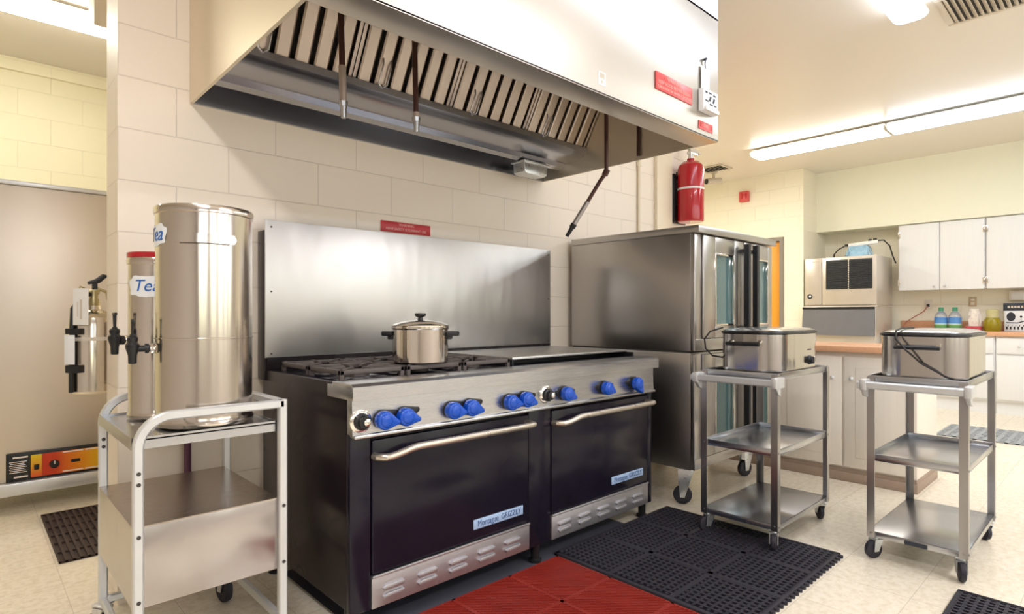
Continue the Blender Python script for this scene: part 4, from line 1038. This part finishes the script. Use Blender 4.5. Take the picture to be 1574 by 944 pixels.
for (x, y) in ((8.3, 2.26), (8.3, 2.98), (8.86, 2.26), (8.86, 2.98)): im.part('leg', B().lathe([(0.03, 0), (0.03, 0.01), (0.02, 0.015), (0.02, 0.142), (0, 0.142)], (x, y, 0), 16), M['zinc'])
c.bm.free()
bg = B()
bg.loft(rrect(8.40, 8.62, 2.31, 2.60, 0.06, 6), [(0.01, 1.8735), (0.0, 1.89), (0.012, 1.94), (0.03, 1.985), (0.05, 2.02)])
def crumple(b):
    for v in b.bm.verts: v.co += Vector((random.uniform(-1, 1), random.uniform(-1, 1), 0))*0.012
crumple(bg)
single('plastic_bag', bg, M['blue_bag'], 'crumpled blue plastic bag on top of the ice machine', 'bag', (8.51, 2.45, 1.873), ang=10)
sp_ = Thing('power_strip', 'white power strip with plugs resting on blue bag above ice machine', 'power strip', (8.5, 2.42, 2.05))
c = B(); c.box(8.47, 8.53, 2.235, 2.575, 2.022, 2.066, 0.006, M=Matrix.Translation((8.5, 2.4, 2.04)) @ Matrix.Rotation(R(-4), 4, 'X') @ Matrix.Translation((-8.5, -2.4, -2.04))); sp_.part('strip', c, M['white'])
c = B(); c.tube([(8.5, 2.57, 2.03), (8.5, 2.61, 2.035), (8.5, 2.70, 1.99), (8.52, 2.76, 1.93), (8.55, 2.77, 1.876)], 0.008, 8); c.box(8.48, 8.52, 2.575, 2.62, 2.02, 2.052, 0.006); sp_.part('cord', c, M['cord'])
c = B(); c.tube([(8.5, 2.25, 2.07), (8.52, 2.18, 2.07), (8.58, 2.13, 2.0), (8.72, 2.13, 1.88), (8.9, 2.14, 1.80)], 0.008, 8); c.box(8.48, 8.52, 2.25, 2.29, 2.066, 2.10, 0.006); c.box(8.48, 8.52, 2.31, 2.345, 2.064, 2.095, 0.006); sp_.part('plug_cord', c, M['cord'])

# ------------------------------------------------------------------ far wall cabinets and counter
def knob_x(T, x, y, z, parent):
    c = B(); c.cyl((x, y, z), (x-0.018, y, z), 0.006, n=10); c.sph((x-0.024, y, z), 0.014); T.part('knob', c, M['alu'], parent)
WX = 8.775
units = [(1.205, 2.085, 'white two door wall cabinet beside the ice machine'), (0.32, 1.20, 'white wall cabinet at the right edge, hung beside the two door one')]
for (a, b_, lab) in units:
    T = Thing('wall_cabinet', lab, 'cabinet', (8.94, (a+b_)/2, 1.44), 'white wall cabinets under the soffit')
    c = B(); c.box(WX+0.02, X1-0.002, a, b_, 1.44, 2.272, 0.002); T.part('carcass', c, M['cab_white'])
    m_ = (a+b_)/2
    for (p0, p1, s_) in ((m_+0.004, b_-0.012, 1), (a+0.012, m_-0.004, -1)):
        c = B(); c.box(WX, WX+0.02, p0, p1, 1.432, 2.262, 0.003); dr = T.part('door', c, M['cab_white'])
        knob_x(T, WX, (p0+0.05 if s_ > 0 else p1-0.05), 1.475, dr)
        c = B(); yh = p1 if s_ > 0 else p0
        for z in (1.53, 2.14): c.box(WX-0.006, WX+0.012, yh-0.012, yh+0.010, z-0.04, z+0.04, 0.002)
        T.part('hinge', c, M['chrome'], dr)
bx = 8.515
bunits = [(1.085, 2.10, 'white base cabinet under far counter, seen through the right cart'), (0.25, 1.08, 'white base cabinet at the right edge under the far counter')]
for (a, b_, lab) in bunits:
    T = Thing('base_cabinet', lab, 'cabinet', (8.8, (a+b_)/2, 0), 'white base cabinets under the far counter')
    c = B(); c.box(bx+0.02, X1-0.002, a, b_, 0.14, 0.882, 0.002); T.part('carcass', c, M['cab_white'])
    c = B(); c.box(bx+0.05, X1-0.01, a+0.002, b_-0.002, 0.0, 0.14); T.part('plinth', c, M['cab_white'])
    m_ = (a+b_)/2
    for (p0, p1) in ((m_+0.006, b_-0.012), (a+0.012, m_-0.006)):
        c = B(); c.box(bx, bx+0.02, p0, p1, 0.685, 0.86, 0.003); dw = T.part('drawer', c, M['cab_white']); knob_x(T, bx, (p0+p1)/2, 0.77, dw)
        c = B(); c.box(bx, bx+0.02, p0, p1, 0.165, 0.665, 0.003); dr = T.part('door', c, M['cab_white']); knob_x(T, bx, p1-0.06 if p0 < m_ else p0+0.06, 0.61, dr)
c = B(); c.box(8.49, X1-0.001, 0.25, 2.12, 0.8825, 0.928, 0.004); c.box(9.075, X1-0.001, 0.25, 2.12, 0.928, 1.045, 0.003)
single('countertop', c, M['counter'], 'orange wood counter with backsplash along the far wall', 'countertop', (8.8, 1.2, 0.883))
# water jugs
def jug(y, lab):
    T = Thing('water_jug', lab, 'jug', (8.85, y, 0.9285), 'water jugs on the far counter')
    c = B(); c.lathe([(0, 0), (0.062, 0), (0.066, 0.006), (0.066, 0.155), (0.062, 0.185), (0.046, 0.215), (0.026, 0.232), (0.024, 0.25), (0, 0.25)], (8.85, y, 0.9285), 32); T.part('bottle', c, M['clear'])
    c = B(); c.lathe([(0.0272, 0.238), (0.028, 0.24), (0.027, 0.285), (0, 0.287)], (8.85, y, 0.9285), 24); T.part('cap', c, M['green'])
    mm, _, _, _ = ramp_mat('jug_label', [(0.0, (0.10, 0.30, 0.12)), (0.40, (0.16, 0.42, 0.14)), (0.46, (0.75, 0.82, 0.85)), (0.52, (0.10, 0.30, 0.62)), (1.0, (0.06, 0.22, 0.60))], 2, 0.94, 1.09)
    c = B(); c.lathe([(0.0664, 0.012), (0.0672, 0.014), (0.0672, 0.158), (0.0664, 0.16)], (8.85, y, 0.9285), 32); T.part('label', c, mm, label='blue and green printed label')
jug(1.645, 'clear water jug with green cap, the left one on far counter')
jug(1.505, 'clear water jug with green cap, the right one on far counter')
T = Thing('snack_bag', 'pale printed snack bag in a red tray beside the yellow jar', 'bag', (8.85, 1.32, 0.9285))
c = B(); c.loft(rrect(8.79, 8.90, 1.245, 1.40, 0.03, 5), [(0.01, 0.9285), (0, 0.935), (-0.004, 0.985), (0.0, 0.987)]); T.part('tray', c, M['pink'])
c = B(); c.loft(rrect(8.81, 8.88, 1.255, 1.37, 0.03, 6), [(0.0, 0.985), (-0.006, 1.05), (0.002, 1.12), (0.022, 1.19)]); crumple(c); T.part('wrapper', c, M['bag'], ang=15)
T = Thing('glass_jar', 'yellow bellied jar with pale top beside the black framed sign', 'jar', (8.85, 1.148, 0.9285))
c = B(); c.lathe([(0, 0), (0.07, 0), (0.082, 0.02), (0.086, 0.08), (0.078, 0.13), (0.062, 0.16), (0, 0.16)], (8.85, 1.148, 0.9285), 36); T.part('body', c, M['jar'])
c = B(); c.lathe([(0.062, 0.16), (0.056, 0.19), (0.058, 0.20), (0.058, 0.255), (0.05, 0.262), (0, 0.262)], (8.85, 1.148, 0.9285), 36); T.part('lid', c, M['jar_top'])
T = Thing('kitchen_sign', 'white sign with black heading and utensil drawings on far counter', 'sign', (8.95, 0.86, 0.9285))
c = B(); c.box(8.94, 8.965, 0.68, 1.05, 0.9285, 1.17, 0.002); T.part('board', c, M['label'])
c = B(); c.box(8.935, 8.965, 0.67, 1.06, 1.17, 1.26, 0.002); T.part('heading_band', c, M['dark_ink'])
c = B()
for k in range(9): c.box(8.9335, 8.935, 1.0-k*0.03, 1.02-k*0.03, 1.20, 1.228)
T.part('heading_print', c, M['vent'])
c = B(); m_ = Matrix.Translation((8.94, 0.99, 1.10)) @ Matrix.Rotation(R(90), 4, 'Y')
c.lathe([(0.030, -0.001), (0.040, -0.001), (0.040, 0.001), (0.030, 0.001)], M=m_ @ Matrix.Diagonal((1.3, 1, 1, 1)), n=24)
c.cyl((8.939, 0.90, 1.10), (8.941, 0.90, 1.10), 0.012, n=12); c.box(8.939, 8.941, 0.897, 0.903, 1.05, 1.10)
c.tube([(8.94, 1.035, 1.03), (8.94, 0.93, 1.028), (8.94, 0.87, 1.05), (8.94, 0.75, 1.06)], 0.006, 6)
for k in range(10): c.box(8.9385, 8.9405, 1.02-k*0.034, 1.035-k*0.034, 0.95, 0.985); c.box(8.9385, 8.9405, 1.012-k*0.034, 1.018-k*0.034, 0.985, 1.005)
T.part('utensil_print', c, M['dark_ink'])
# outlets
T = Thing('wall_outlet', 'pale wall outlet with black plug and red cord', 'outlet', (9.09, 1.825, 1.26))
c = B(); c.box(9.092, 9.0998, 1.785, 1.865, 1.20, 1.32, 0.003); T.part('plate', c, M['outlet'])
c = B(); c.box(9.06, 9.092, 1.81, 1.838, 1.225, 1.26, 0.005); T.part('plug', c, M['cord'])
c = B(); c.tube([(9.065, 1.825, 1.235), (9.05, 1.86, 1.17), (9.05, 1.96, 1.10), (9.03, 2.05, 1.03), (8.98, 2.09, 0.936)], 0.006, 8); T.part('cord', c, M['cord_red'])
T = Thing('wall_outlet', 'tan wall outlet above the snack bag', 'outlet', (9.09, 1.37, 1.28))
c = B(); c.box(9.092, 9.0998, 1.33, 1.41, 1.225, 1.345, 0.003); T.part('plate', c, M['outlet_brown'])
c = B()
for z in (1.26, 1.31): c.box(9.089, 9.092, 1.352, 1.388, z-0.015, z+0.015, 0.001)
T.part('sockets', c, M['outlet'])
T = Thing('switch_box', 'pinkish white electrical box on far wall above the sign', 'box', (9.08, 0.95, 1.36))
c = B(); c.box(9.05, 9.0998, 0.86, 1.02, 1.29, 1.41, 0.004); T.part('box', c, M['outlet'])
c = B(); c.box(9.046, 9.05, 0.88, 1.0, 1.31, 1.39, 0.002); T.part('cover', c, M['white'])

# ------------------------------------------------------------------ red extinguisher and wall gear
fx = Thing('fire_extinguisher', 'red fire extinguisher hung on wall above the convection oven', 'fire extinguisher', (4.475, 2.56, 1.90))
FX, FY = 4.478, 2.565
c = B(); c.lathe([(0.0, 0.0), (0.095, 0.0), (0.106, 0.008), (0.108, 0.016), (0.108, 0.44), (0.10, 0.475), (0.07, 0.505), (0.032, 0.515), (0.03, 0.535), (0, 0.535)], (FX, FY, 1.905), 44); fx.part('cylinder', c, M['red_paint'])
c = B(); c.lathe([(0.1085, 0.268), (0.1105, 0.268), (0.1105, 0.284), (0.1085, 0.284)], (FX, FY, 1.905), 44); fx.part('strap', c, M['white'], label='thin pale strap')
c = B(); c.cyl((FX, FY, 2.435), (FX, FY, 2.50), 0.026, 0.02, 16); c.box(FX-0.03, FX+0.09, FY-0.02, FY+0.02, 2.475, 2.505, 0.004); v_ = fx.part('valve', c, M['zinc'])
c = B(); c.prism([(FX-0.02, 2.508), (FX+0.14, 2.50), (FX+0.15, 2.515), (FX+0.0, 2.545), (FX-0.03, 2.535)], 'y', FY-0.014, FY+0.014, 0.003); fx.part('lever', c, M['vent'], v_)
c = B(); c.box(FX-0.05, FX+0.05, FY+0.09, 2.682, 2.05, 2.09); c.box(FX-0.04, FX+0.04, FY+0.1, 2.682, 2.30, 2.34); fx.part('wall_bracket', c, M['vent_dark'])
c = B(); c.box(4.365, 4.60, 2.683, 2.699, 1.905, 2.315, 0.004); c.box(4.365, 4.40, 2.655, 2.683, 1.905, 2.315, 0.004)
single('backing_board', c, M['black'], 'black backing board on wall behind red extinguisher', 'board', (4.48, 2.69, 1.91))
c = B(); c.tube([(3.90, 2.684, 0.0), (3.90, 2.684, CZ-0.001)], 0.013, 12)
for z in (1.72, 2.30): c.cyl((3.90, 2.684, z), (3.90, 2.684, z+0.04), 0.018, n=12)
single('conduit_pipe', c, M['pvc'], 'thin cream painted conduit running up wall behind the convection oven', 'pipe', (3.9, 2.684, 0))
c = B(); c.tube([(0.675, 2.672, 0.0), (0.675, 2.672, 0.86)], 0.014, 12); c.cyl((0.675, 2.672, 0.60), (0.675, 2.672, 0.66), 0.020, n=14)
for z in (0.25, 0.83): c.box(0.655, 0.695, 2.672, 2.6998, z, z+0.02)
single('gas_pipe', c, M['purple_pipe'], 'dark purple pipe on wall behind the white framed cart', 'pipe', (0.675, 2.672, 0))

# fire alarm, security camera, vents
T = Thing('fire_alarm', 'small red fire alarm high on the far wall', 'alarm', (8.26, 3.87, 2.83))
c = B(); c.box(8.215, 8.2702, 3.80, 3.935, 2.755, 2.905, 0.006); T.part('box', c, M['red_sign_pale'])
c = B()
for y in (3.83, 3.885): c.box(8.212, 8.215, y-0.012, y+0.012, 2.80, 2.87, 0.001)
T.part('strobe', c, M['red_sign'])
T = Thing('security_camera', 'grey security camera hanging from ceiling near the far door', 'camera', (7.6, 4.0, 3.05))
c = B(); c.cyl((7.6, 4.0, 3.0), (7.6, 4.0, CZ-0.001), 0.018, n=12); c.cyl((7.6, 4.0, 3.085), (7.6, 4.0, CZ-0.001), 0.05, n=20); T.part('mount', c, M['vent'])
c = B(); c.cyl((7.50, 4.05, 2.965), (7.68, 3.94, 2.985), 0.045, n=18); c.box(7.56, 7.64, 3.955, 4.045, 2.96, 3.01, 0.01); T.part('body', c, M['vent'])
c = B(); c.cyl((7.485, 4.059, 2.963), (7.50, 4.05, 2.965), 0.036, n=18); T.part('lens', c, M['black'])
def vent(x0, x1, y0, y1, nsl, lab, along, group=None):
    T = Thing('ceiling_vent', lab, 'vent', ((x0+x1)/2, (y0+y1)/2, CZ-0.01), group)
    c = B(); t = 0.035; z = CZ-0.001
    for (a, b_, e, f_) in ((x0, x0+t, y0, y1), (x1-t, x1, y0, y1), (x0+t, x1-t, y0, y0+t), (x0+t, x1-t, y1-t, y1)): c.box(a, b_, e, f_, z-0.014, z, 0.004)
    T.part('frame', c, M['vent'])
    c = B(); c.box(x0+t, x1-t, y0+t, y1-t, z-0.002, z); T.part('duct_opening', c, M['vent_dark'])
    for k in range(nsl):
        c = B()
        if along == 'x':
            y = y0+t+(y1-y0-2*t)*(k+0.5)/nsl; m_ = Matrix.Translation(((x0+x1)/2, y, z-0.012)) @ Matrix.Rotation(R(35), 4, 'X'); c.box(-(x1-x0)/2+t, (x1-x0)/2-t, -0.0145, 0.0145, -0.001, 0.001, M=m_)
        else:
            x = x0+t+(x1-x0-2*t)*(k+0.5)/nsl; m_ = Matrix.Translation((x, (y0+y1)/2, z-0.012)) @ Matrix.Rotation(R(35), 4, 'Y'); c.box(-0.011, 0.011, -(y1-y0)/2+t, (y1-y0)/2-t, -0.001, 0.001, M=m_)
        T.part('slat', c, M['vent'])
vent(4.42, 4.90, 0.05, 0.865, 22, 'large slatted ceiling vent at top right beside the light', 'x')
vent(7.22, 7.55, 3.70, 4.08, 7, 'small ceiling vent above the red extinguisher near far door', 'x')

# ------------------------------------------------------------------ fluorescent fixtures
def lamp(x0, x1, y0, y1, lab, m, group=None, gap=0.03, drop_=0.10):
    T = Thing('fluorescent_light', lab, 'light', ((x0+x1)/2, (y0+y1)/2, CZ-0.05), group)
    zt = CZ-gap
    along_x = (x1-x0) > (y1-y0)
    c = B()
    if along_x: c.box(x0, x1, y0+0.03, y1-0.03, zt-0.03, zt, 0.003)
    else: c.box(x0+0.03, x1-0.03, y0, y1, zt-0.03, zt, 0.003)
    T.part('housing', c, M['fixture'])
    c = B()
    for t in (0.12, 0.88):
        if along_x: c.box(x0+(x1-x0)*t-0.04, x0+(x1-x0)*t+0.04, (y0+y1)/2-0.03, (y0+y1)/2+0.03, zt, CZ-0.001)
        else: c.box((x0+x1)/2-0.03, (x0+x1)/2+0.03, y0+(y1-y0)*t-0.04, y0+(y1-y0)*t+0.04, zt, CZ-0.001)
    T.part('spacer', c, M['vent'])
    zb = CZ-drop_; e = 0.012
    if along_x:
        pr_ = [(y0, zt-0.03), (y0, zt-0.045), (y0+0.02, zb+0.008), (y0+0.04, zb), (y1-0.04, zb), (y1-0.02, zb+0.008), (y1, zt-0.045), (y1, zt-0.03)]
        c = B(); c.prism(pr_, 'x', x0+e, x1-e); T.part('diffuser', c, m)
        for (a, b_) in ((x0, x0+e), (x1-e, x1)): c = B(); c.prism(pr_, 'x', a, b_); T.part('end_cap', c, M['fixture'])
    else:
        pr_ = [(x0, zt-0.03), (x0, zt-0.045), (x0+0.02, zb+0.008), (x0+0.04, zb), (x1-0.04, zb), (x1-0.02, zb+0.008), (x1, zt-0.045), (x1, zt-0.03)]
        c = B(); c.prism(pr_, 'y', y0+e, y1-e); T.part('diffuser', c, m)
        for (a, b_) in ((y0, y0+e), (y1-e, y1)): c = B(); c.prism(pr_, 'y', a, b_); T.part('end_cap', c, M['fixture'])
lamp(6.80, 7.12, 1.735, 3.13, 'far fluorescent ceiling light with warm glow, left of the pair', M['lamp_warm'], 'long ceiling light row at right')
lamp(6.80, 7.12, 0.30, 1.725, 'far fluorescent ceiling light with cool glow, right of the pair', M['lamp_cool'], 'long ceiling light row at right')
lamp(2.0, 4.43, 0.885, 1.075, 'fluorescent ceiling light whose end shows beside the large vent', M['lamp_cool'])
lamp(-1.5, 0.95, 4.55, 4.82, 'bright fluorescent ceiling light in the hall at upper left', M['lamp_hall'])

# ------------------------------------------------------------------ unseen area lights: first inferred from the hood's shadow, the others added fill
def area(name, loc, sx, sy, power, col):
    l = bpy.data.lights.new(name, 'AREA'); l.shape = 'RECTANGLE'; l.size = sx; l.size_y = sy; l.energy = power; l.color = col
    o = bpy.data.objects.new(name, l); COL.objects.link(o); o.location = loc
    return o
area('unseen_area_light', (-0.25, -0.1, 3.0), 0.25, 2.4, 50, (1.0, 0.965, 0.985))
area('unseen_area_light', (6.3, -0.9, 3.0), 0.3, 2.6, 42, (0.88, 0.94, 1.0))  # added fill for the right side of the room
area('unseen_area_light', (6.0, 4.4, 3.0), 1.2, 0.3, 60, (1.0, 0.95, 0.86))  # added fill toward the wall with the wooden door
area('unseen_area_light', (3.0, -1.6, 3.0), 2.4, 0.25, 66, (0.97, 0.95, 1.0))  # added fill brightening the range front and the wall behind

wd_ = bpy.data.worlds.new('World'); sc.world = wd_; wd_.use_nodes = True
wd_.node_tree.nodes['Background'].inputs[0].default_value = (0.8, 0.9, 1.0, 1); wd_.node_tree.nodes['Background'].inputs[1].default_value = 0.5

# ------------------------------------------------------------------ camera
cam = bpy.data.cameras.new('Camera'); co = bpy.data.objects.new('Camera', cam); COL.objects.link(co)
cam.sensor_width = 36.0; cam.lens = 36.0*898.7/1574.0; cam.shift_y = 11.0/1574.0
cam.clip_start = 0.05
co.location = (0, 0, 1.13); co.rotation_euler = (R(90), 0, R(-43.2))
sc.camera = co
sc.view_settings.view_transform = 'Standard'; sc.view_settings.look = 'None'; sc.view_settings.gamma = 1.0
sc.view_settings.use_curve_mapping = False
sc.view_settings.exposure = 0.42
sc.cycles.use_denoising = True
sc.cycles.max_bounces = 10; sc.cycles.diffuse_bounces = 5; sc.cycles.glossy_bounces = 5
sc.cycles.sample_clamp_indirect = 8.0
